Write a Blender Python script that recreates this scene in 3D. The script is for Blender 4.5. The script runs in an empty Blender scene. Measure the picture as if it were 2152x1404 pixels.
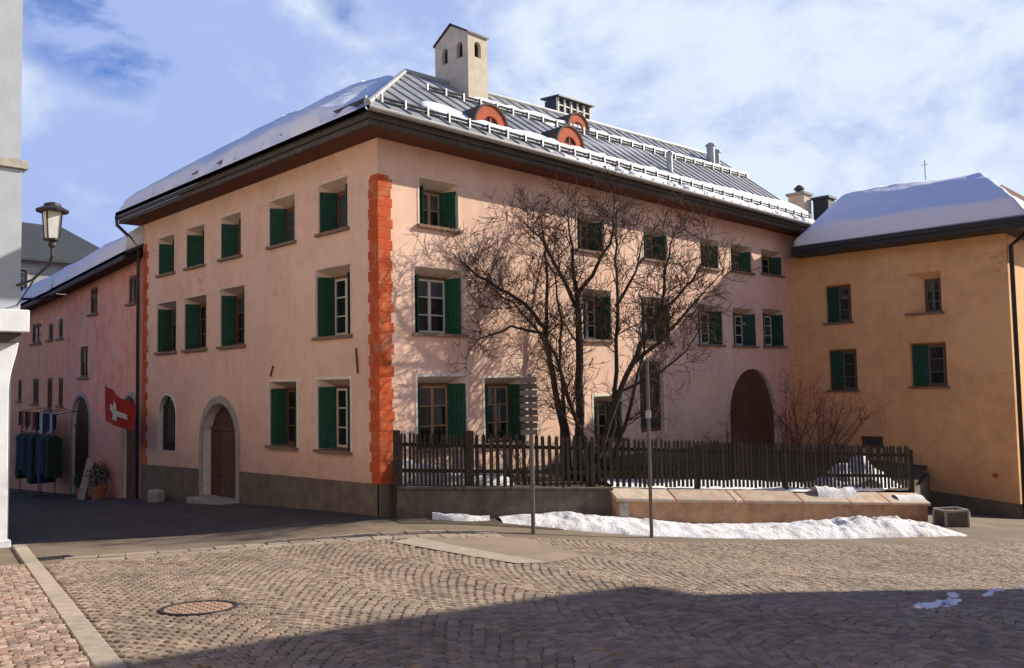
import bpy, math, random
import numpy as np
from mathutils import Vector

random.seed(7)
rng = np.random.default_rng(11)
sc = bpy.context.scene
COL = sc.collection
R = math.radians

# ------------------------------------------------------------------ camera, light, sky, exposure
CAM = np.array([-9.949, -13.768, 2.5])
FW = np.array([0.70576, 0.70603, 0.05844]); RT = np.array([0.70789, -0.70608, -0.01857]); UP = np.cross(RT, FW)
FPX = 1741.6                                   # focal length in pixels of a 2152 wide picture
cd = bpy.data.cameras.new('camera'); cam = bpy.data.objects.new('camera', cd); COL.objects.link(cam)
cd.sensor_fit = 'HORIZONTAL'; cd.sensor_width = 36; cd.lens = FPX / 2152 * 36
cd.clip_start = 0.1; cd.clip_end = 2000
from mathutils import Matrix
m = Matrix(((RT[0], UP[0], -FW[0], CAM[0]), (RT[1], UP[1], -FW[1], CAM[1]), (RT[2], UP[2], -FW[2], CAM[2]), (0, 0, 0, 1)))
cam.matrix_world = m
sc.camera = cam

SUN_AZ = np.array([0.911, -0.412]); SUN_EL = R(28.5)
sl = bpy.data.lights.new('sun', 'SUN'); sl.energy = 5.0; sl.angle = R(0.53); sl.color = (1.0, 0.90, 0.75)
so = bpy.data.objects.new('sun', sl); COL.objects.link(so)
sd = Vector((SUN_AZ[0] * math.cos(SUN_EL), SUN_AZ[1] * math.cos(SUN_EL), math.sin(SUN_EL)))
so.rotation_euler = sd.to_track_quat('Z', 'Y').to_euler()
so.location = (20, -20, 30)

w = bpy.data.worlds.new('World'); sc.world = w; w.use_nodes = True
nt = w.node_tree; nt.nodes.clear()
def N(t, kind, **kw):
    n = t.nodes.new(kind)
    for k, v in kw.items():
        if k.startswith('i_'):
            key = k[2:]
            n.inputs[int(key) if key.isdigit() else key.replace('_', ' ')].default_value = v
        else: setattr(n, k, v)
    return n
def math_n(t, op, a, b=None, c=None, clamp=False):
    n = t.nodes.new('ShaderNodeMath'); n.operation = op; n.use_clamp = clamp
    for i, x in enumerate((a, b, c)):
        if x is None: continue
        if isinstance(x, (int, float)): n.inputs[i].default_value = x
        else: t.links.new(x, n.inputs[i])
    return n.outputs[0]
def mixc(t, f, a, b, blend='MIX'):
    n = t.nodes.new('ShaderNodeMix'); n.data_type = 'RGBA'; n.blend_type = blend
    for i, x in ((0, f), (6, a), (7, b)):
        if isinstance(x, (int, float)): n.inputs[i].default_value = x
        elif isinstance(x, (tuple, list)): n.inputs[i].default_value = (*x[:3], 1)
        else: t.links.new(x, n.inputs[i])
    return n.outputs[2]
def smooth(t, x, a, b):
    n = t.nodes.new('ShaderNodeMapRange'); n.interpolation_type = 'SMOOTHSTEP'; n.clamp = True
    t.links.new(x, n.inputs[0]); n.inputs[1].default_value = a; n.inputs[2].default_value = b
    return n.outputs[0]
sky = N(nt, 'ShaderNodeTexSky', sky_type='NISHITA', sun_disc=False, sun_elevation=SUN_EL,
        sun_rotation=math.atan2(SUN_AZ[0], SUN_AZ[1]), altitude=1700, air_density=1.0, dust_density=0.3, ozone_density=2.5)
tc = N(nt, 'ShaderNodeTexCoord')
def dot_n(v):
    n = nt.nodes.new('ShaderNodeVectorMath'); n.operation = 'DOT_PRODUCT'
    nt.links.new(tc.outputs['Generated'], n.inputs[0]); n.inputs[1].default_value = v
    return n.outputs['Value']
mp = N(nt, 'ShaderNodeMapping'); nt.links.new(tc.outputs['Generated'], mp.inputs[0])
mp.inputs['Scale'].default_value = (1, 1, 1.5); mp.inputs['Location'].default_value = (0.35, 0.1, 0.0)
n1 = N(nt, 'ShaderNodeTexNoise', i_Scale=2.7, i_Detail=8.0, i_Roughness=0.52, i_Distortion=0.12); nt.links.new(mp.outputs[0], n1.inputs[0])
n2 = N(nt, 'ShaderNodeTexNoise', i_Scale=6.0, i_Detail=8.0, i_Roughness=0.6, i_Distortion=0.2); nt.links.new(mp.outputs[0], n2.inputs[0])
g1 = smooth(nt, dot_n((0.295, 0.856, 0.425)), 0.983, 1.0)
g2 = smooth(nt, dot_n((0.514, 0.716, 0.472)), 0.988, 1.0)
gap = math_n(nt, 'ADD', g1, g2)
sep = N(nt, 'ShaderNodeSeparateXYZ'); nt.links.new(tc.outputs['Generated'], sep.inputs[0])
hi = smooth(nt, sep.outputs[2], 0.42, 0.62)
anti = smooth(nt, dot_n((-0.911, 0.412, 0.0)), 0.15, 0.85)
dens = math_n(nt, 'SUBTRACT', math_n(nt, 'ADD', n1.outputs[0], 0.36), math_n(nt, 'ADD', math_n(nt, 'MULTIPLY', math_n(nt, 'MULTIPLY', gap, smooth(nt, n2.outputs[0], 0.2, 0.6)), 0.54), math_n(nt, 'ADD', math_n(nt, 'MULTIPLY', hi, 0.7), math_n(nt, 'MULTIPLY', anti, 0.10))))
cover = smooth(nt, dens, 0.36, 0.60)
bright = smooth(nt, math_n(nt, 'ADD', math_n(nt, 'MULTIPLY', n2.outputs[0], 0.9), math_n(nt, 'MULTIPLY', dot_n((0.75, -0.66, 0.0)), 0.24)), 0.33, 0.62)
cloud = mixc(nt, bright, (2.75, 3.5, 6.0), (5.3, 6.05, 6.9))
skyb = mixc(nt, 1.0, sky.outputs[0], (0.06, 0.52, 1.12), 'MULTIPLY')
bg = N(nt, 'ShaderNodeBackground', i_Strength=0.1)
nt.links.new(mixc(nt, cover, skyb, cloud), bg.inputs[0])
wo = N(nt, 'ShaderNodeOutputWorld'); nt.links.new(bg.outputs[0], wo.inputs[0])

vs = sc.view_settings
vs.view_transform = 'Standard'; vs.look = 'None'; vs.exposure = 0.55; vs.gamma = 1.0; vs.use_curve_mapping = False
sc.render.engine = 'CYCLES'
try: sc.cycles.max_bounces = 6
except Exception: pass

# ------------------------------------------------------------------ helpers
def vnoise(x, y, seed=0):
    x = np.asarray(x, float); y = np.asarray(y, float)
    xi = np.floor(x).astype(np.int64); yi = np.floor(y).astype(np.int64); fx = x - xi; fy = y - yi
    fx = fx * fx * (3 - 2 * fx); fy = fy * fy * (3 - 2 * fy)
    def h(i, j):
        n = (i * 374761393 + j * 668265263 + seed * 1442695041) & 0xffffffff
        n = ((n ^ (n >> 13)) * 1274126177) & 0xffffffff
        return ((n ^ (n >> 16)) & 0xffff) / 65535.0
    a = h(xi, yi); b = h(xi + 1, yi); c = h(xi, yi + 1); d = h(xi + 1, yi + 1)
    return (a * (1 - fx) + b * fx) * (1 - fy) + (c * (1 - fx) + d * fx) * fy
def fbm(x, y, seed=0, octv=4):
    s = 0; a = .5
    for k in range(octv):
        s = s + a * vnoise(np.asarray(x) * 2 ** k, np.asarray(y) * 2 ** k, seed + k); a *= .5
    return s / (1 - .5 ** octv)

def wbase(o):
    v = Vector((0, 0, 0))
    while o is not None: v = v + Vector(o.location); o = o.parent
    return v
def tag(o, label=None, cat=None, group=None, kind=None):
    if label: o['label'] = label
    if cat: o['category'] = cat
    if group: o['group'] = group
    if kind: o['kind'] = kind
    return o
def empty(name, loc, label=None, cat=None, group=None, parent=None):
    o = bpy.data.objects.new(name, None); COL.objects.link(o); o.empty_display_size = .2
    o.location = loc
    if parent is not None: o.parent = parent
    return tag(o, label, cat, group)

class MB:
    def __init__(s): s.v = []; s.f = []; s.m = []; s.cur = 0
    def add(s, vs, fs):
        b = len(s.v); s.v += [tuple(map(float, p)) for p in vs]
        for f in fs: s.f.append(tuple(i + b for i in f)); s.m.append(s.cur)
    def quad(s, a, b, c, d): s.add((a, b, c, d), ((0, 1, 2, 3),))
    def hexa(s, p):                                    # 8 points: bottom 0-3, top 4-7
        s.add(p, ((0, 3, 2, 1), (4, 5, 6, 7), (0, 1, 5, 4), (1, 2, 6, 5), (2, 3, 7, 6), (3, 0, 4, 7)))
    def box(s, x0, x1, y0, y1, z0, z1):
        s.hexa([(x0, y0, z0), (x1, y0, z0), (x1, y1, z0), (x0, y1, z0), (x0, y0, z1), (x1, y0, z1), (x1, y1, z1), (x0, y1, z1)])
    def bar(s, a, b, wd, ht, up=(0, 0, 1)):            # rectangular bar from a to b
        a = np.array(a, float); b = np.array(b, float); d = b - a; d = d / np.linalg.norm(d)
        u = np.array(up, float); sd_ = np.cross(d, u)
        if np.linalg.norm(sd_) < 1e-5: sd_ = np.cross(d, (1, 0, 0))
        sd_ = sd_ / np.linalg.norm(sd_); u = np.cross(sd_, d); p = []
        for q in (a, b):
            p += [q - sd_ * wd / 2 - u * ht / 2, q + sd_ * wd / 2 - u * ht / 2, q + sd_ * wd / 2 + u * ht / 2, q - sd_ * wd / 2 + u * ht / 2]
        s.hexa(p)
    def tube(s, pts, rad, n=8, cap=True):
        pts = [np.array(p, float) for p in pts]
        if not hasattr(rad, '__len__'): rad = [rad] * len(pts)
        b = len(s.v); ref = None
        for i, p in enumerate(pts):
            d = pts[min(i + 1, len(pts) - 1)] - pts[max(i - 1, 0)]; d = d / (np.linalg.norm(d) + 1e-9)
            if ref is None: ref = np.array((0, 0, 1.)) if abs(d[2]) < .9 else np.array((1., 0, 0))
            sd_ = np.cross(d, ref); sd_ /= (np.linalg.norm(sd_) + 1e-9); u = np.cross(sd_, d); ref = u
            for k in range(n):
                an = 2 * math.pi * k / n
                s.v.append(tuple(p + rad[i] * (sd_ * math.cos(an) + u * math.sin(an))))
        for i in range(len(pts) - 1):
            for k in range(n):
                k2 = (k + 1) % n
                s.f.append((b + i * n + k, b + i * n + k2, b + (i + 1) * n + k2, b + (i + 1) * n + k)); s.m.append(s.cur)
        if cap:
            s.f.append(tuple(b + k for k in range(n))[::-1]); s.m.append(s.cur)
            s.f.append(tuple(b + (len(pts) - 1) * n + k for k in range(n))); s.m.append(s.cur)
    def lathe(s, c, prof, n=16):                       # profile of (radius, z) about the vertical through c
        b = len(s.v)
        for r, z in prof:
            for k in range(n):
                an = 2 * math.pi * k / n; s.v.append((c[0] + r * math.cos(an), c[1] + r * math.sin(an), c[2] + z))
        for i in range(len(prof) - 1):
            for k in range(n):
                k2 = (k + 1) % n
                s.f.append((b + i * n + k, b + i * n + k2, b + (i + 1) * n + k2, b + (i + 1) * n + k)); s.m.append(s.cur)
        s.f.append(tuple(b + k for k in range(n))[::-1]); s.m.append(s.cur)
        s.f.append(tuple(b + (len(prof) - 1) * n + k for k in range(n))); s.m.append(s.cur)
    def prism(s, poly, off):                           # polygon of 3-D points swept by a vector
        n = len(poly); off = np.array(off, float); P = [np.array(p, float) for p in poly]
        s.add(P + [p + off for p in P], [tuple(range(n))[::-1], tuple(range(n, 2 * n))] + [(i, (i + 1) % n, n + (i + 1) % n, n + i) for i in range(n)])
    def build(s, name, mats, parent=None, smooth=False, base=None, bevel=0, attr=None):
        if parent is not None: b = wbase(parent)
        elif base is not None: b = Vector(base)
        else: b = Vector((0, 0, 0))
        me = bpy.data.meshes.new(name)
        me.from_pydata([(p[0] - b[0], p[1] - b[1], p[2] - b[2]) for p in s.v], [], s.f)
        if not isinstance(mats, (list, tuple)): mats = [mats]
        for m_ in mats: me.materials.append(m_)
        if len(mats) > 1: me.polygons.foreach_set('material_index', s.m)
        if smooth: me.polygons.foreach_set('use_smooth', [True] * len(me.polygons))
        o = bpy.data.objects.new(name, me); COL.objects.link(o)
        if parent is not None: o.parent = parent
        elif base is not None: o.location = b
        if bevel:
            bv = o.modifiers.new('edge', 'BEVEL'); bv.width = bevel; bv.segments = 1; bv.limit_method = 'ANGLE'; bv.angle_limit = R(40)
        me.update()
        return o

def grid_mesh(name, P, mats, parent=None, smooth=True, skirt=None):
    """P: (ny,nx,3) array of points"""
    ny, nx, _ = P.shape; b = wbase(parent) if parent is not None else Vector((0, 0, 0))
    V = (P.reshape(-1, 3) - np.array(b)).tolist()
    F = [(j * nx + i, j * nx + i + 1, (j + 1) * nx + i + 1, (j + 1) * nx + i) for j in range(ny - 1) for i in range(nx - 1)]
    me = bpy.data.meshes.new(name); me.from_pydata(V, [], F); me.materials.append(mats)
    if smooth: me.polygons.foreach_set('use_smooth', [True] * len(F))
    o = bpy.data.objects.new(name, me); COL.objects.link(o)
    if parent is not None: o.parent = parent
    me.update(); return o

# ------------------------------------------------------------------ materials
def mat(name, col, rough=.85, var=.12, scale=3.0, bump=0.0, bscale=40.0, spec=.3, metal=0.0, col2=None, streak=0.0, attr=None, attr_amt=.35, dist=.01, big=.0, objrand=0.0, low_dark=None, cracks=0.0):
    m_ = bpy.data.materials.new(name); m_.use_nodes = True; t = m_.node_tree; b = t.nodes['Principled BSDF']
    b.inputs['Roughness'].default_value = rough; b.inputs['Metallic'].default_value = metal
    b.inputs['Specular IOR Level'].default_value = spec
    co = t.nodes.new('ShaderNodeTexCoord'); geo = t.nodes.new('ShaderNodeNewGeometry')
    n = N(t, 'ShaderNodeTexNoise', i_Scale=scale, i_Detail=6.0, i_Roughness=.62); t.links.new(geo.outputs['Position'], n.inputs[0])
    lo = tuple(c * (1 - var) for c in col); hi_ = tuple(min(1, c * (1 + var)) for c in col)
    c = mixc(t, smooth(t, n.outputs[0], .3, .7), lo, hi_)
    if big:
        nb = N(t, 'ShaderNodeTexNoise', i_Scale=.55, i_Detail=3.0, i_Roughness=.5); t.links.new(geo.outputs['Position'], nb.inputs[0])
        c = mixc(t, smooth(t, nb.outputs[0], .35, .65), mixc(t, 1.0, c, tuple([1 - big] * 3), 'MULTIPLY'), c)
    if col2:
        n3 = N(t, 'ShaderNodeTexNoise', i_Scale=scale * .37, i_Detail=5.0, i_Roughness=.6); t.links.new(geo.outputs['Position'], n3.inputs[0])
        c = mixc(t, smooth(t, n3.outputs[0], .47, .66), c, col2)
    if streak:
        mpn = N(t, 'ShaderNodeMapping'); mpn.inputs['Scale'].default_value = (2.2, 2.2, .16); t.links.new(geo.outputs['Position'], mpn.inputs[0])
        ns = N(t, 'ShaderNodeTexNoise', i_Scale=1.6, i_Detail=6.0, i_Roughness=.7); t.links.new(mpn.outputs[0], ns.inputs[0])
        c = mixc(t, math_n(t, 'MULTIPLY', smooth(t, ns.outputs[0], .5, .75), streak), c, tuple(x * .62 for x in col))
    if cracks:
        vw = N(t, 'ShaderNodeTexNoise', i_Scale=1.3, i_Detail=5.0); t.links.new(geo.outputs['Position'], vw.inputs[0])
        va = t.nodes.new('ShaderNodeVectorMath'); va.operation = 'MULTIPLY_ADD'; t.links.new(vw.outputs['Color'], va.inputs[0]); va.inputs[1].default_value = (1.1, 1.1, 1.1); t.links.new(geo.outputs['Position'], va.inputs[2])
        vo = N(t, 'ShaderNodeTexVoronoi', feature='DISTANCE_TO_EDGE', i_Scale=.42); t.links.new(va.outputs[0], vo.inputs['Vector'])
        vm = N(t, 'ShaderNodeTexNoise', i_Scale=.8, i_Detail=2.0); t.links.new(geo.outputs['Position'], vm.inputs[0])
        ck = math_n(t, 'MULTIPLY', math_n(t, 'SUBTRACT', 1.0, smooth(t, vo.outputs['Distance'], .002, .011)), smooth(t, vm.outputs[0], .5, .62))
        c = mixc(t, math_n(t, 'MULTIPLY', ck, cracks), c, tuple(x * .45 for x in col))
        vp = N(t, 'ShaderNodeTexVoronoi', i_Scale=.5); t.links.new(va.outputs[0], vp.inputs['Vector'])
        sc_ = t.nodes.new('ShaderNodeSeparateColor'); t.links.new(vp.outputs['Color'], sc_.inputs[0])
        c = mixc(t, math_n(t, 'MULTIPLY', smooth(t, sc_.outputs[0], .80, .82), .4), c, tuple(min(.85, x * 1.1 + .02) for x in col))
    if low_dark is not None:  # darker towards the foot; splash dirt on the pink and ochre plaster
        sx_ = t.nodes.new('ShaderNodeSeparateXYZ'); t.links.new(geo.outputs['Position'], sx_.inputs[0])
        nn_ = N(t, 'ShaderNodeTexNoise', i_Scale=1.7, i_Detail=7.0, i_Roughness=.68); t.links.new(geo.outputs['Position'], nn_.inputs[0])
        lvl = math_n(t, 'ADD', sx_.outputs[2], math_n(t, 'MULTIPLY', nn_.outputs[0], -2.2))
        c = mixc(t, math_n(t, 'MULTIPLY', math_n(t, 'SUBTRACT', 1.0, smooth(t, lvl, low_dark - 1.3, low_dark + .1)), .55), c, tuple(x * .55 for x in col))
    if attr:
        a = N(t, 'ShaderNodeAttribute', attribute_name=attr)
        f = math_n(t, 'ADD', math_n(t, 'MULTIPLY', a.outputs['Fac'], attr_amt * 2), 1 - attr_amt)
        cm = t.nodes.new('ShaderNodeVectorMath'); cm.operation = 'SCALE'; t.links.new(c, cm.inputs[0]); t.links.new(f, cm.inputs['Scale']); c = cm.outputs[0]
    if objrand:
        oi = t.nodes.new('ShaderNodeObjectInfo')
        f = math_n(t, 'ADD', math_n(t, 'MULTIPLY', oi.outputs['Random'], objrand * 2), 1 - objrand)
        cm = t.nodes.new('ShaderNodeVectorMath'); cm.operation = 'SCALE'; t.links.new(c, cm.inputs[0]); t.links.new(f, cm.inputs['Scale']); c = cm.outputs[0]
    t.links.new(c, b.inputs['Base Color'])
    if bump:
        n4 = N(t, 'ShaderNodeTexNoise', i_Scale=bscale, i_Detail=5.0, i_Roughness=.65); t.links.new(geo.outputs['Position'], n4.inputs[0])
        bp = N(t, 'ShaderNodeBump', i_Strength=bump, i_Distance=dist); t.links.new(n4.outputs[0], bp.inputs['Height']); t.links.new(bp.outputs[0], b.inputs['Normal'])
    return m_
M = {}
M['pink'] = mat('pink_plaster', (.80, .535, .41), .95, .07, 2.5, .6, 22, col2=(.76, .55, .44), streak=.34, big=.10, dist=.012, spec=.15, low_dark=.35, cracks=.5)
M['reveal'] = mat('reveal_plaster', (.70, .56, .46), .95, .08, 4, .4, 30, spec=.15)
M['lime'] = mat('white_limewash', (.72, .67, .58), .95, .08, 5, .4, 30, spec=.15)
M['red'] = mat('red_quoin_paint', (.50, .10, .036), .92, .1, 7, .6, 35, col2=(.52, .19, .10), objrand=.12, streak=.12, spec=.15)
M['plinth'] = mat('grey_brown_plinth', (.17, .14, .105), .95, .18, 3, .6, 30, streak=.3, spec=.15)
M['stone'] = mat('grey_stone', (.36, .33, .28), .9, .15, 6, .5, 45)
M['green'] = mat('green_shutter_paint', (.008, .062, .035), .65, .2, 5, .15, 60, objrand=.28, streak=.3)
M['white'] = mat('white_paint', (.58, .55, .48), .6, .05, 6)
M['brown'] = mat('brown_window_wood', (.16, .07, .035), .7, .2, 12)
M['glass'] = mat('dark_window_glass', (.012, .015, .018), .06, .1, 1, spec=.5)
M['greyframe'] = mat('grey_green_window_paint', (.10, .12, .10), .7, .1, 6)
M['tan'] = mat('tan_window_wood', (.36, .22, .12), .7, .15, 10)
M['glass2'] = mat('grey_reflecting_window_glass', (.055, .065, .075), .05, .3, 1.5, spec=.6)
M['sill'] = mat('weathered_sill', (.22, .15, .11), .9, .2, 9)
M['door'] = mat('brown_door_wood', (.10, .048, .024), .75, .3, 14, .3, 60, objrand=.2)
M['soffit'] = mat('red_brown_soffit', (.12, .048, .026), .85, .25, 8)
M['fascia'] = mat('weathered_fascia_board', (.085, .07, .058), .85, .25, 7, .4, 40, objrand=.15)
M['metal'] = mat('grey_roof_metal', (.34, .345, .35), .5, .16, 2, .15, 12, spec=.5, metal=.25, objrand=.1)
M['dmetal'] = mat('dark_metal', (.05, .05, .052), .5, .2, 8, spec=.5)
M['zinc'] = mat('zinc_metal', (.42, .42, .42), .42, .1, 8, metal=.6, spec=.5)
M['snow'] = mat('snow', (.86, .88, .92), .7, .02, 6, .35, 14, spec=.25, dist=.04)
M['dsnow'] = mat('dirty_snow', (.80, .81, .84), .8, .08, 5, .8, 16, col2=(.66, .64, .62), dist=.06)
M['chim'] = mat('cream_chimney_render', (.60, .52, .41), .95, .10, 4, .5, 30, streak=.35)
M['black'] = mat('soot_black', (.012, .012, .011), .9, .1, 5)
M['dred'] = mat('red_dormer_paint', (.42, .085, .035), .8, .2, 9)
M['yellow'] = mat('ochre_plaster', (.83, .485, .24), .95, .07, 2.2, .6, 24, col2=(.82, .50, .25), streak=.28, big=.12, spec=.15, low_dark=-1.0, cracks=.5)
M['rose'] = mat('rose_plaster', (.76, .37, .27), .95, .12, 2.0, .5, 24, col2=(.72, .44, .36), streak=.35, spec=.15, low_dark=.9, cracks=.6)
M['orange'] = mat('orange_plaster', (.82, .41, .24), .95, .10, 2.0, .5, 24, streak=.3, spec=.15, low_dark=.8)
M['whitewall'] = mat('white_wall_render', (.70, .73, .77), .95, .08, 2.5, .5, 26, streak=.4, spec=.15)
M['greywhite'] = mat('shade_greyed_render', (.44, .48, .53), .95, .06, 2.5, .4, 26, streak=.15, spec=.15)  # greyed copy of the white render, upper wall's partial shade in its colour
M['bouncepale'] = mat('pale_bounce_wall', (.76, .62, .47), .9, .08, 3)
M['bounceochre'] = mat('ochre_bounce_wall', (.62, .46, .30), .9, .1, 3)
M['slate'] = mat('dark_slate_roof', (.055, .06, .065), .7, .3, 9, .5, 30)
M['greywall'] = mat('grey_render', (.36, .36, .37), .95, .1, 3)
M['picket'] = mat('weathered_picket_wood', (.046, .036, .025), .9, .3, 14, .4, 70, objrand=.35)
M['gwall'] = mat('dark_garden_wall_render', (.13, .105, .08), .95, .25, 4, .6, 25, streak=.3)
M['lowwall'] = mat('ochre_low_wall_render', (.37, .225, .14), .95, .25, 4, .7, 25, streak=.6, col2=(.44, .25, .12))
M['coping'] = mat('sandstone_coping', (.50, .41, .32), .9, .16, 5, .5, 30, col2=(.50, .34, .25), objrand=.14)
M['street'] = mat('worn_street_paving', (.235, .185, .135), .92, .14, 1.6, .6, 55, col2=(.18, .142, .105), big=.2, dist=.012)
M['slabtop'] = mat('worn_slab_surface', (.30, .24, .18), .92, .12, 1.6, .6, 55, big=.12)
M['streetshade'] = mat('street_shade_tone', (.085, .078, .07), .8, .2, 2.0, .5, 80, big=.2, spec=.3)  # dark tone that carries the street's shade in its colour
M['mortar'] = mat('sandy_joint_mortar', (.215, .172, .128), .95, .25, 12, .6, 70)
M['cobble'] = mat('grey_granite_sett', (.31, .248, .185), .82, .10, 8, .5, 90, attr='rnd', attr_amt=.26, dist=.006, col2=(.32, .24, .175), big=.26)
M['pebble'] = mat('red_porphyry_sett', (.34, .262, .205), .82, .14, 9, .5, 90, attr='rnd', attr_amt=.42, dist=.006, col2=(.36, .235, .175))
M['kerb'] = mat('pale_granite_kerb', (.40, .34, .27), .85, .16, 9, .5, 70, objrand=.14)
M['gutter'] = mat('pale_gutter_stone', (.33, .275, .215), .88, .14, 8, .4, 70, objrand=.14)
M['concrete'] = mat('pale_concrete', (.47, .39, .32), .9, .08, 2.5, .4, 60, big=.08)
M['rust'] = mat('rusty_iron', (.37, .255, .19), .75, .22, 12, .4, 60, spec=.4)
M['iron'] = mat('dark_iron', (.03, .03, .032), .6, .2, 12, spec=.4)
M['bark'] = mat('dark_bark', (.042, .032, .024), .95, .35, 16, .6, 40)
M['twig'] = mat('brown_twig', (.075, .043, .028), .95, .3, 12)
M['redtwig'] = mat('red_brown_twig', (.15, .055, .032), .95, .3, 12)
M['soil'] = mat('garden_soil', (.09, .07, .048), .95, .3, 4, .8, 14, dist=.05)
M['flagred'] = mat('red_flag_cloth', (.34, .024, .014), .9, .1, 6)
M['flagwhite'] = mat('white_flag_cloth', (.55, .52, .50), .9, .05, 6)
M['lampglass'] = mat('frosted_lamp_glass', (.62, .62, .58), .35, .08, 8)
M['pole'] = mat('grey_galvanised_pole', (.15, .138, .122), .5, .12, 12, metal=.3)
M['cloth_dark'] = mat('dark_green_cloth', (.02, .035, .03), .95, .2, 6)
M['cloth_blue'] = mat('dark_blue_cloth', (.025, .045, .10), .95, .2, 6)
M['cloth_red'] = mat('red_cloth', (.32, .05, .03), .95, .2, 6)
M['cloth_tan'] = mat('tan_cloth', (.35, .24, .16), .95, .2, 6)
M['leaf'] = mat('dark_evergreen_leaf', (.03, .05, .02), .8, .3, 12)
M['terracotta'] = mat('terracotta', (.36, .14, .07), .9, .1, 8)

# ------------------------------------------------------------------ ground
CP = np.array([[-9.95, -13.77, 0.85], [0, 0, -0.12], [0, 5.92, -0.4], [0, 12.15, -0.82], [0, 24, -1.46], [-2.7, 1.1, -0.22], [-5.8, 2.4, -0.12], [-5, 12, -0.85],
    [-6, 24, -1.45], [4.19, -2.72, -0.53], [11.36, -6.44, -1.08], [1.96, -2.07, -0.33], [3.23, -3.46, -0.55], [6.96, -5.6, -0.88], [10.41, -7.61, -1.14],
    [17.73, -6.9, -1.75], [-8.27, -6.9, 0.47], [-3.4, -12.2, 0.42], [-16, -20, 1.5], [-18, -5, 1.0], [0, -25, 0.6], [14, -18, -1.1], [28, -8, -2.4],
    [26, -20, -2.0], [-14, 6, 0.2], [-2, -7, 0.05]])
def _U(r2): return np.where(r2 > 0, r2 * np.log(np.maximum(r2, 1e-12)), 0)
_n = len(CP); _P = CP[:, :2]; _d2 = ((_P[:, None] - _P[None]) ** 2).sum(-1)
_Q = np.hstack([np.ones((_n, 1)), _P])
_W = np.linalg.solve(np.block([[_U(_d2) + 2.0 * np.eye(_n), _Q], [_Q.T, np.zeros((3, 3))]]), np.concatenate([CP[:, 2], np.zeros(3)]))
def gz(x, y):
    x = np.clip(np.asarray(x, float), -19, 29); y = np.clip(np.asarray(y, float), -26, 27)
    d2 = (x[..., None] - CP[:, 0]) ** 2 + (y[..., None] - CP[:, 1]) ** 2
    return _U(d2) @ _W[:_n] + _W[_n] + _W[_n + 1] * x + _W[_n + 2] * y
def gnormal(x, y):
    e = .2; a = np.array([-(gz(x + e, y) - gz(x - e, y)) / (2 * e), -(gz(x, y + e) - gz(x, y - e)) / (2 * e), 1.0]); return a / np.linalg.norm(a)
def project(x, y, z):
    d = np.stack([x - CAM[0], y - CAM[1], z - CAM[2]], -1); zz = d @ FW
    return 1076 + FPX * (d @ RT) / zz, 702 - FPX * (d @ UP) / zz, zz

ax_ = np.unique(np.concatenate([np.linspace(-260, -20, 13), np.arange(-20, 30.1, .5), np.linspace(30, 300, 14)]))
ay_ = np.unique(np.concatenate([np.linspace(-260, -27, 13), np.arange(-27, 28.1, .5), np.linspace(28, 300, 14)]))
GX, GY = np.meshgrid(ax_, ay_)
g = grid_mesh('ground', np.stack([GX, GY, gz(GX, GY)], -1), M['street']); tag(g, 'worn brown street surface sloping away beside the houses', 'ground', kind='structure')

def inpoly(x, y, poly):
    r = np.zeros(np.shape(x), bool); j = len(poly) - 1
    for i in range(len(poly)):
        xi, yi = poly[i]; xj, yj = poly[j]
        c = ((yi > y) != (yj > y)) & (x < (xj - xi) * (y - yi) / (yj - yi + 1e-12) + xi); r ^= c; j = i
    return r
K0 = np.array([-7.67, -7.2]); K1 = np.array([-5.89, 2.07]); KA = (K1 - K0) / np.linalg.norm(K1 - K0); KB = np.array([KA[1], -KA[0]])
def kp(p, q): return K0 + KB * p + KA * q                      # p metres out from the kerb, q along it
GUT = [(-6.0, -.45), (-5.2, -.78), (-4.2, -1.12), (-3.2, -1.42), (-2.2, -1.75), (-1.2, -2.12), (-.2, -2.6), (.7, -3.15)]
sq_poly = [tuple(kp(.105, -9))] + [tuple(kp(.105, 6.55))] + [(x, y - .32) for x, y in GUT] + [(1.8, -3.9), (3.6, -4.9), (7.2, -7.0), (10.5, -8.7), (14, -9.6), (14, -24), tuple(kp(2, -16))]
conc_poly = [(-1.7, -2.62), (-1.05, -2.45), (-.35, -2.95), (.65, -3.45), (.0, -5.35), (-1.25, -5.75), (-1.75, -5.55)]
MAN = np.array([-6.25, -5.58])
# mortar bed of the cobbled square, just above the street
P0 = np.arange(0.1, 26, .3); Q0 = np.arange(-16, 12, .3)
mb = MB(); bed_v = {}; vs_, fs_ = [], []
for p in P0:
    for q in Q0:
        c = kp(p + .15, q + .15)
        if inpoly(np.array(c[0]), np.array(c[1]), sq_poly):
            ids = []
            for a, b in ((p, q), (p + .3, q), (p + .3, q + .3), (p, q + .3)):
                k = (round(a, 3), round(b, 3))
                if k not in bed_v:
                    x, y = kp(a, b); bed_v[k] = len(vs_); vs_.append((x, y, float(gz(x, y)) + .013))
                ids.append(bed_v[k])
            fs_.append(ids)
mb.add(vs_, fs_)
square = mb.build('cobbled_square', M['mortar']); tag(square, 'cobbled square of small grey setts laid in arcs', 'square', kind='structure')

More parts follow.
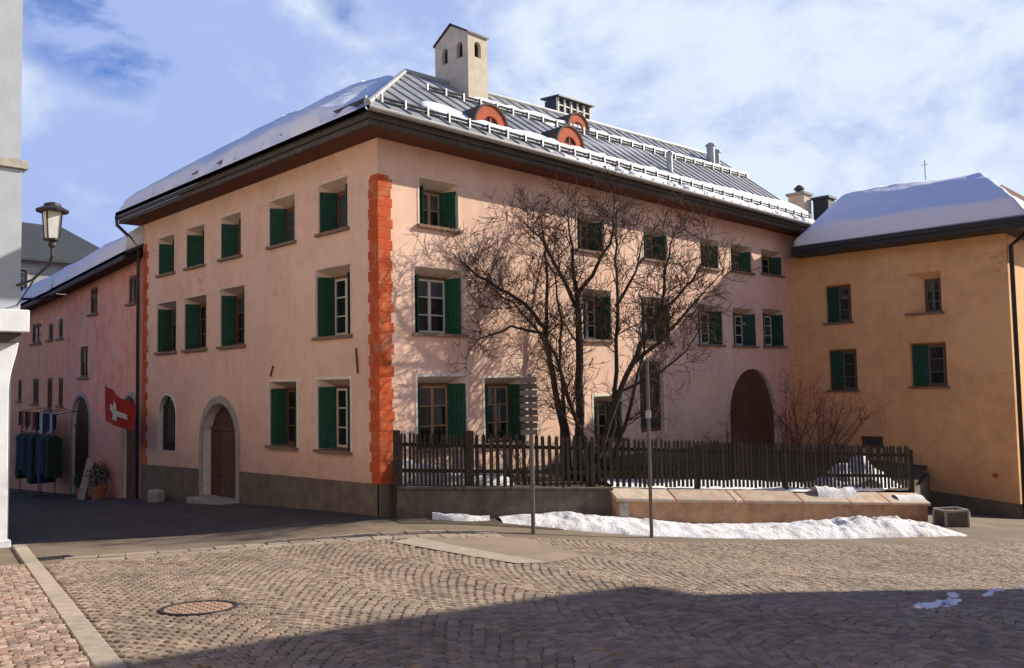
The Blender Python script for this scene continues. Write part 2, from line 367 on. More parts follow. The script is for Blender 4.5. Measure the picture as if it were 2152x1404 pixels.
def setts(cx, cy, ang, sx, sy, hh, tilt):
    """arrays -> (n,12,3) verts of bevelled setts"""
    n = len(cx); ca, sa = np.cos(ang), np.sin(ang)
    jx = rng.uniform(-.12, .12, (n, 4)); jy = rng.uniform(-.12, .12, (n, 4))
    cor = np.array([(-1, -1), (1, -1), (1, 1), (-1, 1)], float)
    out = np.zeros((n, 12, 3))
    for ring, (k, dz) in enumerate(((1.0, -.03), (1.0, -.006), (.74, 0.0))):
        lx = (cor[None, :, 0] + jx) * sx[:, None] / 2 * k; ly = (cor[None, :, 1] + jy) * sy[:, None] / 2 * k
        X = cx[:, None] + lx * ca[:, None] - ly * sa[:, None]; Y = cy[:, None] + lx * sa[:, None] + ly * ca[:, None]
        out[:, ring * 4:ring * 4 + 4, 0] = X; out[:, ring * 4:ring * 4 + 4, 1] = Y
        out[:, ring * 4:ring * 4 + 4, 2] = gz(X, Y) + hh[:, None] + dz + tilt[:, None, 0] * lx + tilt[:, None, 1] * ly
    return out
SF = [(8, 9, 10, 11)] + [(4 + k, 4 + (k + 1) % 4, 8 + (k + 1) % 4, 8 + k) for k in range(4)] + [(k, (k + 1) % 4, 4 + (k + 1) % 4, 4 + k) for k in range(4)]
def sett_mesh(name, V, rnd, material, parent):
    n = len(V); me = bpy.data.meshes.new(name)
    F = (np.array(SF)[None] + 12 * np.arange(n)[:, None, None]).reshape(-1, 4)
    b = np.array(wbase(parent))
    me.from_pydata((V.reshape(-1, 3) - b).tolist(), [], F.tolist()); me.materials.append(material)
    at = me.attributes.new('rnd', 'FLOAT', 'POINT'); at.data.foreach_set('value', np.repeat(rnd, 12).astype(np.float32))
    o = bpy.data.objects.new(name, me); COL.objects.link(o); o.parent = parent; return o
def lay_setts(cx, cy, ang, s, material, parent, exclude, single, n_single, hbase=.028):
    px, py, zz = project(cx, cy, gz(cx, cy))
    keep = (zz > 3) & (px > -350) & (px < 2500) & (py < 1620) & exclude(cx, cy)
    cx, cy, ang = cx[keep], cy[keep], ang[keep]; n = len(cx)
    cc_ = np.cos(np.clip(ang - math.atan2(KB[1], KB[0]), -.9, .9)); V = setts(cx, cy, ang, s / cc_ * rng.uniform(.9, 1.0, n), s * cc_ * rng.uniform(.92, 1.03, n), hbase + rng.uniform(-.004, .004, n), rng.uniform(-.03, .03, (n, 2)))
    rnd = rng.uniform(0, 1, n)
    px, py, zz = project(cx, cy, gz(cx, cy)); vis = (px > 0) & (px < 2152) & (py < 1400)
    order = np.argsort(np.where(vis, zz, 1e3)); near = order[:n_single]; rest = order[n_single:]
    for i in near: sett_mesh(single, V[i:i + 1], rnd[i:i + 1], material, parent)
    o = sett_mesh(single + 's', V[rest], rnd[rest], material, parent); o['kind'] = 'stuff'
    return n
SZ = .1; WSEG = 1.4
cx, cy, an = [], [], []
for k in range(-1, 18):
    pc = .12 + (k + .5) * WSEG if k >= 0 else None
    if k < 0: continue
    ni = int(WSEG / SZ)
    for r_ in range(-160, 145):
        x = (np.arange(ni) + .5 + (.5 if r_ % 2 else 0)) / ni * WSEG - WSEG / 2; x = x[x < WSEG / 2 + .03] + rng.uniform(-.008, .008, len(x[x < WSEG / 2 + .03]))
        q = r_ * SZ * 1.02 + .21 * (1 - (2 * x / WSEG) ** 2) + .03 * math.sin(r_ * .21 + k) + rng.uniform(-.007, .007, len(x))
        sl_ = -.21 * 8 * x / WSEG ** 2
        a0 = math.atan2(KB[1], KB[0]); pts = K0[None] + KB[None] * (pc + x)[:, None] + KA[None] * q[:, None]
        cx.append(pts[:, 0]); cy.append(pts[:, 1]); an.append(a0 + np.arctan(sl_))
cx = np.concatenate(cx); cy = np.concatenate(cy); an = np.concatenate(an)
lay_setts(cx, cy, an, SZ, M['cobble'], square,
          lambda x, y: inpoly(x, y, sq_poly) & ~inpoly(x, y, conc_poly) & (np.hypot(x - MAN[0], y - MAN[1]) > .39), 'cobblestone', 300)

# reddish sett pavement on the outer side of the kerb
pv_poly = [tuple(kp(-.105, -9)), tuple(kp(-.105, 6.9)), tuple(kp(-6, 6.4)), tuple(kp(-6, -9))]
mb = MB(); nq = 40; vs_, fs_ = [], []
for j in range(nq + 1):
    for i in range(13):
        x, y = kp(-.105 - i * .5, -9 + 15.7 * j / nq); vs_.append((x, y, float(gz(x, y)) + .006))
for j in range(nq):
    for i in range(12): fs_.append((j * 13 + i + 1, j * 13 + i, (j + 1) * 13 + i, (j + 1) * 13 + i + 1))
mb.add(vs_, fs_)
pave = mb.build('pavement', M['mortar']); tag(pave, 'pavement of coarse reddish setts outside the pale kerb', 'pavement', kind='structure')
pp, qq = np.meshgrid(np.arange(-6, -.12, .078), np.arange(-9, 6.8, .078)); pp = pp.ravel() + rng.uniform(-.016, .016, pp.size); qq = qq.ravel() + rng.uniform(-.016, .016, qq.size)
pts = K0[None] + KB[None] * pp[:, None] + KA[None] * qq[:, None]
lay_setts(pts[:, 0], pts[:, 1], rng.uniform(-.5, .5, len(pts)) + math.atan2(KB[1], KB[0]), .082, M['pebble'], pave, lambda x, y: inpoly(x, y, pv_poly), 'paving_sett', 200, .03)

# kerb
kerb = empty('kerb', (K0[0], K0[1], float(gz(*K0))), 'straight pale granite kerb between grey cobbles and reddish setts', 'kerb'); kerb['kind'] = 'structure'
q = -6.0
while q < 9.1:
    L = random.uniform(.8, 1.15); mb = MB(); P = []
    for zoff in (-.12, .035):
        for a, b in ((-.1, q + .012), (.1, q + .012), (.1, q + L - .012), (-.1, q + L - .012)):
            x, y = kp(a, b); P.append((x, y, float(gz(x, y)) + zoff))
    mb.hexa(P); mb.build('kerb_stone', M['kerb'], kerb, bevel=.012); q += L
# curved gutter of flat stones
gut = empty('gutter', (-3.2, -1.4, float(gz(-3.2, -1.4))), 'curved gutter of flat pale stones edging the cobbles', 'gutter'); gut['kind'] = 'structure'
gp = np.array(GUT); seg = np.concatenate([[0], np.cumsum(np.linalg.norm(np.diff(gp, axis=0), axis=1))])
def gpt(s): return np.array([np.interp(s, seg, gp[:, 0]), np.interp(s, seg, gp[:, 1])])
for row, (o0, o1) in enumerate(((-.27, -.06), (-.02, .2), (.24, .5))):
    s = 0.0
    while s < seg[-1] - .5:
        L = random.uniform(.32, .48); a = gpt(s + .012); b = gpt(s + L - .012); d = (b - a) / np.linalg.norm(b - a); nn = np.array([-d[1], d[0]]); P = []
        for zo in (-.08, .02 + random.uniform(-.004, .004) - (.012 if row == 1 else 0)):
            for c_, o_ in ((a, o0), (b, o0), (b, o1), (a, o1)):
                x, y = c_ + nn * o_; P.append((x, y, float(gz(x, y)) + zo))
        mb = MB(); mb.hexa(P); mb.build('gutter_stone', M['gutter'], gut, bevel=.01); s += L
# concrete slab with a paler edge strip
conc = empty('concrete_slab', (-.3, -4.2, float(gz(-.3, -4.2))), 'flat pale concrete patch with bright edge strip among the cobbles', 'slab'); conc['kind'] = 'structure'
def sheet(poly, z, parent, name, m_, thick=.1, n=10):
    A, B, C_, D = [np.array(p, float) for p in poly]; mb = MB(); vs_ = []; fs_ = []
    for j in range(n + 1):
        for i in range(n + 1):
            u, v = i / n, j / n; c_ = (A * (1 - u) + B * u) * (1 - v) + (D * (1 - u) + C_ * u) * v; vs_.append((c_[0], c_[1], float(gz(*c_)) + z))
    for j in range(n):
        for i in range(n): k = j * (n + 1) + i; fs_.append((k, k + 1, k + n + 2, k + n + 1))
    mb.add(vs_, fs_); return mb.build(name, m_, parent)
sheet([(-1.20, -5.70), (.02, -5.4), (.68, -3.42), (-1.02, -2.6)], .026, conc, 'slab_surface', M['slabtop'])
sheet([(-1.72, -5.55), (-1.24, -5.72), (-1.06, -2.5), (-1.7, -2.66)], .034, conc, 'edge_strip', M['kerb'])

vg = sheet([(-.25, -1.0), (2.2, -2.75), (4.3, -2.7), (-.03, -.1)], .01, conc, 'wall_foot_shade', M['soil']); vg.parent = None; vg.location = conc.location; vg.name = 'shade_strip'; tag(vg, 'dark strip painting in shade along the foot of the garden wall', 'shade_strip', kind='structure')  # strip in soil colour, laid to paint the dark shade by the wall
# manhole cover
def disc_frame(c):
    n_ = gnormal(*c); u = np.array([1, 0, -n_[0] / n_[2]]); u = u / np.linalg.norm(u); return np.array([c[0], c[1], float(gz(*c))]), u, np.cross(n_, u), n_
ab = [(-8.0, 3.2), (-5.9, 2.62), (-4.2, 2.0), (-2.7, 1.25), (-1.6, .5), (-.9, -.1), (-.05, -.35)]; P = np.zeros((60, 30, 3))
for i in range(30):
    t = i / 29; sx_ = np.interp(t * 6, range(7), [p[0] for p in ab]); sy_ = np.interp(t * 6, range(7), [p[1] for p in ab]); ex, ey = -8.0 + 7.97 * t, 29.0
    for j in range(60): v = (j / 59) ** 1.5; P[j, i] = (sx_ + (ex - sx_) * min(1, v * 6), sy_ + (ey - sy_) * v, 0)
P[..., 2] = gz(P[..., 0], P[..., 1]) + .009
ao = grid_mesh('street_shade', P, M['streetshade']); tag(ao, 'dark sheet painting the shade of the narrow street beside the pink house', 'street', kind='structure')  # dark overlay edged along the shadow line, painting the street's shade
mo, mu, mv, mn = disc_frame(MAN)
man = empty('manhole_cover', mo, 'round rusty red manhole cover set into the cobbles', 'manhole cover')
def ring(mb, r0, r1, z0, z1, n=40):
    for k in range(n):
        a, b = 2 * math.pi * k / n, 2 * math.pi * (k + 1) / n; pt = lambda r, t, z: mo + r * (mu * math.cos(t) + mv * math.sin(t)) + mn * z
        mb.hexa([pt(r0, a, z0), pt(r1, a, z0), pt(r1, b, z0), pt(r0, b, z0), pt(r0, a, z1), pt(r1, a, z1), pt(r1, b, z1), pt(r0, b, z1)])
mb = MB(); ring(mb, .335, .37, -.02, .034); mb.build('rim', M['iron'], man)
mb = MB(); ring(mb, 0.002, .325, -.02, .026); mb.build('lid', M['rust'], man)
for i in range(-4, 5):
    for j in range(-4, 5):
        if math.hypot(i, j) * .075 < .29:
            c_ = mo + mu * i * .075 + mv * j * .075 + mn * .028; h_ = .022
            mb = MB(); mb.hexa([c_ + mu * a * h_ + mv * b * h_ + mn * z for z in (-.006, .006) for a, b in ((-1, -1), (1, -1), (1, 1), (-1, 1))]); mb.build('stud', M['rust'], man)
# drain grate by the gutter
dg = empty('drain_grate', (-6.0, .02, float(gz(-6, .02))), 'dark slotted drain grate beside the gutter near the kerb', 'drain')
mb = MB(); gzz = float(gz(-6, .02))
for a, b in (((-6.32, -.1), (-5.72, -.1)), ((-6.32, .12), (-5.72, .12)), ((-6.3, -.1), (-6.3, .12)), ((-5.74, -.1), (-5.74, .12))):
    mb.bar((a[0], a[1], float(gz(*a)) + .0), (b[0], b[1], float(gz(*b)) + .0), .03, .05)
mb.build('grate_frame', M['iron'], dg)
for i in range(8):
    x = -6.25 + i * .066; mb = MB(); mb.bar((x, -.09, float(gz(x, -.09)) + .003), (x, .11, float(gz(x, .11)) + .003), .026, .035); mb.build('grate_bar', M['iron'], dg)

# ------------------------------------------------------------------ facades with real openings
class F:
    def __init__(s, O, U, Nn): s.O = np.array(O, float); s.U = np.array(U, float); s.N = np.array(Nn, float)
    def p(s, u, v, w=0): return s.O + s.U * u + np.array((0, 0, 1.)) * v - s.N * w
    def box(s, mb, u0, u1, v0, v1, w0, w1):
        mb.hexa([s.p(u0, v0, w0), s.p(u1, v0, w0), s.p(u1, v0, w1), s.p(u0, v0, w1), s.p(u0, v1, w0), s.p(u1, v1, w0), s.p(u1, v1, w1), s.p(u0, v1, w1)])
def outline(o, n=12):
    u0, u1, v0, v1 = o['r']
    if o.get('arch'):
        rr = o.get('rise', (u1 - u0) / 2); c = (u0 + u1) / 2; hw = (u1 - u0) / 2; pts = [(u0, v0), (u1, v0)]
        for k in range(n + 1):
            t = math.pi * k / n; pts.append((c + hw * math.cos(t), v1 - rr + rr * math.sin(t)))
        return pts
    return [(u0, v0), (u1, v0), (u1, v1), (u0, v1)]
def inner(o):
    u0, u1, v0, v1 = o['r']; sl_, sr, st = o.get('su', (.2, .2)) + (o.get('st', .15),)
    d = dict(o); d['r'] = (u0 + sl_, u1 - sr, v0, v1 - st)
    if o.get('arch'): d['rise'] = o.get('rise', (u1 - u0) / 2) * (u1 - u0 - sl_ - sr) / (u1 - u0)
    return d
def facade(f, u0, u1, v0, v1, ops, parent, name, m_wall, m_rev, top=None):
    us = sorted({u0, u1} | {round(x, 4) for o in ops for x in o['r'][:2]}); vv = sorted({v0, v1} | {round(x, 4) for o in ops for x in o['r'][2:]})
    mb = MB()
    T = (lambda u, v: v) if top is None else (lambda u, v: top(u) if abs(v - v1) < 1e-6 else v)
    for i in range(len(us) - 1):
        for j in range(len(vv) - 1):
            a, b, c, d = us[i], us[i + 1], vv[j], vv[j + 1]; mu_, mv_ = (a + b) / 2, (c + d) / 2
            if any(o['r'][0] < mu_ < o['r'][1] and o['r'][2] < mv_ < o['r'][3] for o in ops): continue
            mb.quad(f.p(a, c), f.p(b, c), f.p(b, T(b, d)), f.p(a, T(a, d)))
    for o in ops:
        if o.get('arch'):
            pts = outline(o)[2:]; U0, U1, V0, V1 = o['r']; h = len(pts) // 2
            for k in range(len(pts) - 1):
                cpt = (U1, V1) if k < h else (U0, V1)
                mb.add([f.p(*cpt), f.p(*pts[k + 1]), f.p(*pts[k])], [(0, 1, 2)])
        mb.cur = 1; A = outline(o); B = outline(inner(o)); D = o.get('D', .4)
        for k in range(len(A)):
            k2 = (k + 1) % len(A); mb.quad(f.p(*A[k]), f.p(*A[k2]), f.p(*B[k2], D), f.p(*B[k], D))
        mb.cur = 0
    return mb.build(name, [m_wall, m_rev], parent)
def surround(f, o, wd, parent, m_, proud=.01, name='surround', bottom=False):
    A = outline(o); u0, u1, v0, v1 = o['r']; c = ((u0 + u1) / 2, (v0 + v1) / 2); mb = MB()
    if o.get('arch'):
        pts = [A[1]] + A[2:] + [A[0]]; hw = (u1 - u0) / 2; cc = (c[0], v1 - o.get('rise', hw)); Q = []
        for (u, v) in pts:
            if v <= cc[1] + 1e-6: Q.append((u + (wd if u > c[0] else -wd), v))
            else:
                d = np.array((u - cc[0], v - cc[1])); d = d / np.linalg.norm(d); Q.append((u + d[0] * wd, v + d[1] * wd))
        for k in range(len(pts) - 1):
            mb.hexa([f.p(*pts[k], -proud), f.p(*Q[k], -proud), f.p(*Q[k], .02), f.p(*pts[k], .02), f.p(*pts[k + 1], -proud), f.p(*Q[k + 1], -proud), f.p(*Q[k + 1], .02), f.p(*pts[k + 1], .02)])
    else:
        j = lambda: random.uniform(-.006, .006)
        f.box(mb, u0 - wd + j(), u0, v0, v1, -proud, .02); f.box(mb, u1, u1 + wd + j(), v0, v1, -proud, .02); f.box(mb, u0 - wd, u1 + wd, v1, v1 + wd + j(), -proud - .002, .02)
    return mb.build(name, m_, parent)

def leaf(f, hu, ht_u, w0, w1, v0, v1, parent, m_, name='shutter'):
    """board shutter leaf standing from (hu, depth w0) to (ht_u, depth w1)"""
    mb = MB(); a = np.array((hu, w0)); b = np.array((ht_u, w1)); d = b - a; L = np.linalg.norm(d); d /= L; n = np.array((-d[1], d[0]))
    def slab(s0, s1, z0, z1, t0, t1):
        P = []
        for z in (z0, z1):
            for s_, t_ in ((s0, t0), (s1, t0), (s1, t1), (s0, t1)):
                q_ = a + d * s_ + n * t_; P.append(f.p(q_[0], z, q_[1]))
        mb.hexa(P)
    k = 4
    for i in range(k): slab(L * i / k + .003, L * (i + 1) / k - .003, v0, v1, -.012, .012)
    for zz in (v0 + .10, (v0 + v1) / 2, v1 - .18): slab(.02, L - .02, zz, zz + .08, -.026, .026)
    return mb.build(name, m_, parent)
def window(f, o, parent, cols=2, rows=3, shut=(True, True), sill=True, fr=None, name='window', grille=False, sur=True, hide_panes=False, frame_mat='white'):
    i = inner(o); a, b, c, d = i['r']; D = o.get('D', .4); u0, u1, v0, v1 = o['r']
    mb = MB(); t = .05
    if o.get('arch'):
        PTS = outline(i); mb.cur = 0
        mb.add([f.p(u, v, D - .02) for u, v in PTS], [tuple(range(len(PTS)))])
        win = mb.build(name, M['glass'], parent)
    else:
        f.box(mb, a, a + t, c, d, D - .07, D + .02); f.box(mb, b - t, b, c, d, D - .07, D + .02); f.box(mb, a + t, b - t, d - t, d, D - .069, D + .02); f.box(mb, a + t, b - t, c, c + t, D - .069, D + .02)
        win = mb.build(name, M['brown'], parent)
        A, B, C_, E_ = a + t, b - t, c + t, d - t; gl = random.choice((0, 0, 1, 2, 3)); sj = [random.uniform(-.03, .05), random.uniform(-.03, .05)]
        mb = MB(); m2 = .028
        for k in range(cols):
            x0 = A + (B - A) * k / cols; x1 = A + (B - A) * (k + 1) / cols
            f.box(mb, x0, x0 + .04, C_, E_, D - .055, D - .01); f.box(mb, x1 - .04, x1, C_, E_, D - .055, D - .01)
            f.box(mb, x0 + .04, x1 - .04, C_, C_ + .05, D - .054, D - .01); f.box(mb, x0 + .04, x1 - .04, E_ - .05, E_, D - .054, D - .01)
            for r_ in range(1, rows):
                z = C_ + (E_ - C_) * r_ / rows; f.box(mb, x0 + .04, x1 - .04, z - m2 / 2, z + m2 / 2, D - .05, D - .012)
            for r_ in range(rows):
                z0 = C_ + (E_ - C_) * r_ / rows; z1 = C_ + (E_ - C_) * (r_ + 1) / rows
                mp_ = MB(); tl = random.uniform(-.004, .004)
                P = []
                for w_ in (D - .03, D - .022):
                    P += [f.p(x0 + .03, z0 + .01, w_ + tl), f.p(x1 - .03, z0 + .01, w_ - tl), f.p(x1 - .03, z1 - .01, w_ - tl), f.p(x0 + .03, z1 - .01, w_ + tl)]
                mp_.hexa(P); mp_.build('pane', M['glass2'] if (gl and r_ >= rows - gl) else M['glass'], win)
        mb.build('casement', M[frame_mat], win)
        if shut[0]: leaf(f, a + .045, u0 + .05 + sj[0], D - .07, -.015, c + .03, d - .01, win, M['green'])
        if shut[1]: leaf(f, b - .045, u1 - .05 - sj[1], D - .07, -.015, c + .03, d - .01, win, M['green'])
    if sill:
        mb = MB(); f.box(mb, u0 - .07, u1 + .07, v0 - .055, v0 + .012, -.085, -.003); f.box(mb, u0 + .01, u1 - .01, v0 - .03, v0 + .010, -.001, D - .08)
        mb.build('sill', M['sill'], win)
    if grille:
        mb = MB(); n = max(3, int((u1 - u0) / .13))
        for k in range(1, n): x = u0 + (u1 - u0) * k / n; mb.tube([f.p(x, v0, .1), f.p(x, v1 - .03 - (.12 if o.get('arch') else 0), .1)], .012, 5)
        for z in np.linspace(v0 + .25, v1 - .35, 4): mb.tube([f.p(u0, z, .1), f.p(u1, z, .1)], .012, 5)
        mb.build('grille', M['iron'], win)
    if sur: surround(f, o, .06 if v0 < 2 else .045, win, M['lime'] if v0 < 2 else M['reveal'])
    return win

# ------------------------------------------------------------------ the big pink corner house
house = empty('pink_house', (0, 0, -.12), 'large pink plastered corner house with red quoins and green shutters', 'house')
fL = F((0, 0, 0), (0, 1, 0), (-1, 0, 0)); fR = F((0, 0, 0), (1, 0, 0), (0, -1, 0))
def op(u0, u1, v0, v1, **k): d = dict(r=(u0, u1, v0, v1)); d.update(k); return d
L_ops = [op(1.08, 2.22, 5.87, 6.98), op(3.25, 4.42, 5.87, 6.98), op(5.88, 6.98, 5.87, 6.98), op(7.98, 9.1, 5.87, 6.98), op(9.94, 11.05, 5.87, 6.98),
         op(1.0, 2.36, 3.57, 5.08), op(5.68, 7.03, 3.57, 5.08), op(7.84, 9.23, 3.57, 5.03), op(9.78, 11.15, 3.57, 5.03),
         op(1.04, 2.32, 1.1, 2.64), op(3.2, 4.45, 1.1, 2.62)]
for o in L_ops: o['su'] = (.18, .18)
L_door = op(6.12, 8.02, -.7, 2.1, arch=True, su=(.05, .05), st=.05, D=.24)
L_slit = op(9.8, 11.0, .72, 2.32, arch=True, su=(.03, .03), st=.03, D=.14)
R_ops = [op(1.08, 2.18, 5.9, 6.93), op(6.25, 7.35, 5.9, 6.88), op(9.12, 10.3, 5.92, 6.85), op(12.05, 13.1, 5.93, 6.85), op(13.85, 15.2, 5.98, 6.86), op(15.85, 17.3, 6.05, 6.88),
         op(.92, 2.3, 3.57, 5.0), op(6.4, 7.58, 3.57, 4.9), op(8.92, 10.32, 3.57, 4.85), op(11.8, 13.22, 3.55, 4.78), op(13.85, 15.3, 3.55, 4.78), op(15.8, 17.3, 3.57, 4.85),
         op(.97, 2.33, 1.1, 2.66), op(2.9, 4.22, 1.1, 2.62), op(6.75, 7.95, .95, 2.1)]
for o in R_ops: o['su'] = (.2, .2)
R_slit = op(8.75, 9.9, 1.05, 3.05, su=(.04, .04), st=.05, D=.16)
R_gate = op(13.5, 16.5, -1.0, 2.82, arch=True, su=(.03, .03), st=.03, D=.13)
facade(fL, 0, 12.2, -3, 7.75, L_ops + [L_door, L_slit], house, 'wall', M['pink'], M['reveal'])
facade(fR, 0, 18.6, -3, 7.75, R_ops + [R_slit, R_gate], house, 'wall', M['pink'], M['reveal'])
mb = MB(); mb.quad((18.6, 0, -3), (18.6, 7.4, -3), (18.6, 7.4, 8.4), (18.6, 0, 8.4)); mb.add([(18.6, 0, 7.75), (18.6, 7.4, 7.75), (18.6, 3.4, 11)], [(0, 1, 2)])
mb.quad((18.6, 7.4, -3), (7.4, 7.4, -3), (7.4, 7.4, 8.4), (18.6, 7.4, 8.4)); mb.quad((7.4, 7.4, -3), (7.4, 12.2, -3), (7.4, 12.2, 8.4), (7.4, 7.4, 8.4))
mb.quad((7.4, 12.2, -3), (0, 12.2, -3), (0, 12.2, 7.75), (7.4, 12.2, 7.75)); mb.add([(0, 12.2, 7.75), (7.4, 12.2, 7.75), (3.4, 12.2, 10.6)], [(0, 1, 2)])
mb.build('wall', M['pink'], house)
for k, o in enumerate(L_ops): window(fL, o, house, rows=2 if k < 5 else 3, frame_mat='white' if k in (5, 9) else 'brown')
for k, o in enumerate(R_ops): window(fR, o, house, rows=2 if k < 6 else 3, frame_mat='tan' if k >= 12 or k < 6 else 'white')
window(fL, L_slit, house, grille=True, sill=False); window(fR, R_slit, house, grille=True, sill=False, shut=(False, False), frame_mat='brown')
# arched doors
def arched_door(f, o, parent, nplank, transom, sur_w, label=None):
    i = inner(o); a, b, c, d = i['r']; D = o['D']; mb = MB(); PTS = outline(i)
    mb.add([f.p(u, v, D + .02) for u, v in PTS], [tuple(range(len(PTS)))]); door = mb.build('door', M['door'], parent)
    for k in range(nplank):
        x0 = a + (b - a) * k / nplank + .006; x1 = a + (b - a) * (k + 1) / nplank - .006; mb = MB(); f.box(mb, x0, x1, c, transom - .02, D - .05, D); mb.build('plank', M['door'], door)
    mb = MB(); f.box(mb, a, b, transom, transom + .09, D - .08, D + .01); mb.build('transom', M['door'], door)
    n = 6; rr = i.get('rise', (b - a) / 2); cc = ((a + b) / 2, d - rr); hw = (b - a) / 2
    for k in range(n):
        x0 = a + (b - a) * k / n + .01; x1 = a + (b - a) * (k + 1) / n - .01
        top = lambda x: cc[1] + rr * math.sqrt(max(0, 1 - ((x - cc[0]) / hw) ** 2)) - .015
        t0, t1 = max(top(x0), transom + .1), max(top(x1), transom + .1); mb = MB()
        mb.hexa([f.p(x0, transom + .091, D - .03), f.p(x1, transom + .091, D - .03), f.p(x1, transom + .091, D), f.p(x0, transom + .091, D), f.p(x0, t0, D - .03), f.p(x1, t1, D - .03), f.p(x1, t1, D), f.p(x0, t0, D)])
        mb.build('fanlight_panel', M['door'], door)
    mb = MB(); x = (a + b) / 2 + .18; mb.tube([f.p(x, transom * .42 + c * .58, D - .05), f.p(x, transom * .42 + c * .58, D - .12), f.p(x + .12, transom * .42 + c * .58, D - .12)], .015, 6); mb.build('handle', M['iron'], door)
    if sur_w: surround(f, o, sur_w, door, M['stone'], .03)
    return door
arched_door(fL, L_door, house, 6, 1.38, .2)
mb = MB(); fL.box(mb, 6.1, 8.04, -.75, -.36, -.45, .44); mb.build('door_step', M['stone'], house, bevel=.02)
arched_door(fR, R_gate, house, 8, 1.3, 0)
# plinth
mb = MB()
for u0, u1, za, zb in ((0.0, 5.915, .51, .40), (8.225, 12.2, .33, .23)):
    mb.hexa([fL.p(u0, -3, -.035), fL.p(u1, -3, -.035), fL.p(u1, -3, .05), fL.p(u0, -3, .05), fL.p(u0, za, -.035), fL.p(u1, zb, -.035), fL.p(u1, zb, .05), fL.p(u0, za, .05)])
mb.build('plinth', M['plinth'], house)
mb = MB(); fR.box(mb, -.035, 13.49, -3, .5, -.035, .05); mb.build('plinth', M['plinth'], house)
# red quoins
z = .52; k = 0
while z < 6.72:
    h = .215 + random.uniform(-.02, .02)
    if z + h > 6.85: h = 6.85 - z
    wr = (.32 if k % 2 else .365) + random.uniform(-.015, .015); wl = (.35 if k % 2 else .30) + random.uniform(-.015, .015); j = .007; pr = .014
    mb = MB(); poly = [(-pr, -pr), (wr, -pr), (wr, .03), (.03, .03), (.03, wl), (-pr, wl)]
    mb.prism([(x, y, z + j) for x, y in poly], (0, 0, h - 2 * j)); mb.build('quoin_block', M['red'], house, bevel=.008); z += h; k += 1
mb = MB(); mb.prism([(x, y, .5) for x, y in [(-.008, -.008), (.28, -.008), (.28, .03), (.03, .03), (.03, .26), (-.008, .26)]], (0, 0, 6.33)); mb.build('quoin_bed', M['red'], house)
z = .25; k = 0
while z < 6.9:
    h = .24; mb = MB(); fL.box(mb, 12.2 - (.26 if k % 2 else .36), 12.21, z + .007, z + h - .007, -.022, .03); mb.build('quoin_block', M['red'], house, bevel=.008); z += h; k += 1
# wall anchors
for f_, u, z0, z1, du in ((fL, .72, 2.75, 3.28, .06), (fL, 4.35, 2.75, 3.0, -.12)):
    mb = MB(); mb.tube([f_.p(u, z0, -.03), f_.p(u + du, z1, -.03)], .018, 6); mb.build('wall_anchor', M['iron'], house)

# ---- roof
EV = .75; ZE = 7.92
def zr(X): return 10.72 + .033 * (X - 3.3)
def rz(X, Y): return ZE + (Y + EV) / 4.05 * (zr(X) - ZE)             # front slope
def rzl(X): return ZE + (X + EV) / 4.05 * (10.72 - ZE)               # street slope
XE = 18.85
mb = MB(); T = .1
def slab(P): mb.prism(P, (0, 0, -T))
slab([(-EV, -EV, ZE - .02), (XE, -EV, ZE - .02), (XE, 3.3, zr(XE) - .02), (3.3, 3.3, 10.70)])
slab([(-EV, -EV, ZE - .02), (3.3, 3.3, 10.70), (3.3, 12.5, 10.70), (-EV, 12.5, ZE - .02)][::-1])
slab([(3.3, 3.3, 10.70), (XE, 3.3, zr(XE) - .02), (XE, 7.8, 8.1), (7.8, 7.8, 7.9)])
slab([(3.3, 3.3, 10.70), (7.8, 7.8, 7.9), (7.8, 12.5, 7.9), (3.3, 12.5, 10.70)])
roof = mb.build('roof', M['metal'], house)
x = -EV; PW = .52
while x < XE - .05:
    x1 = min(x + PW, XE); ya = min(3.3, x); yb = min(3.3, x1); g_ = .004
    if yb > -EV + .02:
        mb = MB(); P = [(x + g_, -EV, rz(x, -EV) + .012), (x1 - g_, -EV, rz(x1, -EV) + .012), (x1 - g_, yb, rz(x1, yb) + .012), (x + g_, max(ya, -EV + .001), rz(x, max(ya, -EV + .001)) + .012)]
        mb.prism(P, (0, 0, -.02))
        if ya > -EV + .1: mb.bar((x + .012, -EV, rz(x, -EV) + .035), (x + .012, ya, rz(x, ya) + .03), .022, .036)
        mb.build('roof_panel', M['metal'], roof)
    x = x1
mb = MB(); mb.tube([(3.3, 3.3, 10.76), (XE, 3.3, zr(XE) + .04)], .07, 8); mb.tube([(-EV, -EV, ZE + .03), (3.3, 3.3, 10.76)], .06, 8); mb.build('ridge_cap', M['metal'], roof)
# eaves: three stepped boards, soffit, gutter
for k, (z0, z1, off) in enumerate(((7.80, 7.90, .0), (7.69, 7.795, .05), (7.57, 7.685, .1))):
    mb = MB(); mb.box(-EV + off, XE - .01, -EV + off, -EV + off + .05, z0, z1); mb.build('fascia_board', M['fascia'], house)
    mb = MB(); mb.box(-EV + off, -EV + off + .05, -EV + off + .051, 12.5, z0, z1); mb.build('fascia_board', M['fascia'], house)
mb = MB(); mb.box(-.62, XE - .02, -.62, -.002, 7.58, 7.62); mb.box(-.62, -.002, -.002, 12.48, 7.581, 7.62); mb.build('soffit', M['soffit'], house)
mb = MB(); n = 8
for k in range(n):
    a, b = math.pi + math.pi * k / n, math.pi + math.pi * (k + 1) / n; r0 = .075
    for (c_, s_) in (((-EV - .06), 7.86),):
        p = lambda X, t: (X, c_ + r0 * math.cos(t), s_ + r0 * math.sin(t)); mb.quad(p(-.8, a), p(XE, a), p(XE, b), p(-.8, b))
mb.build('gutter', M['zinc'], house)
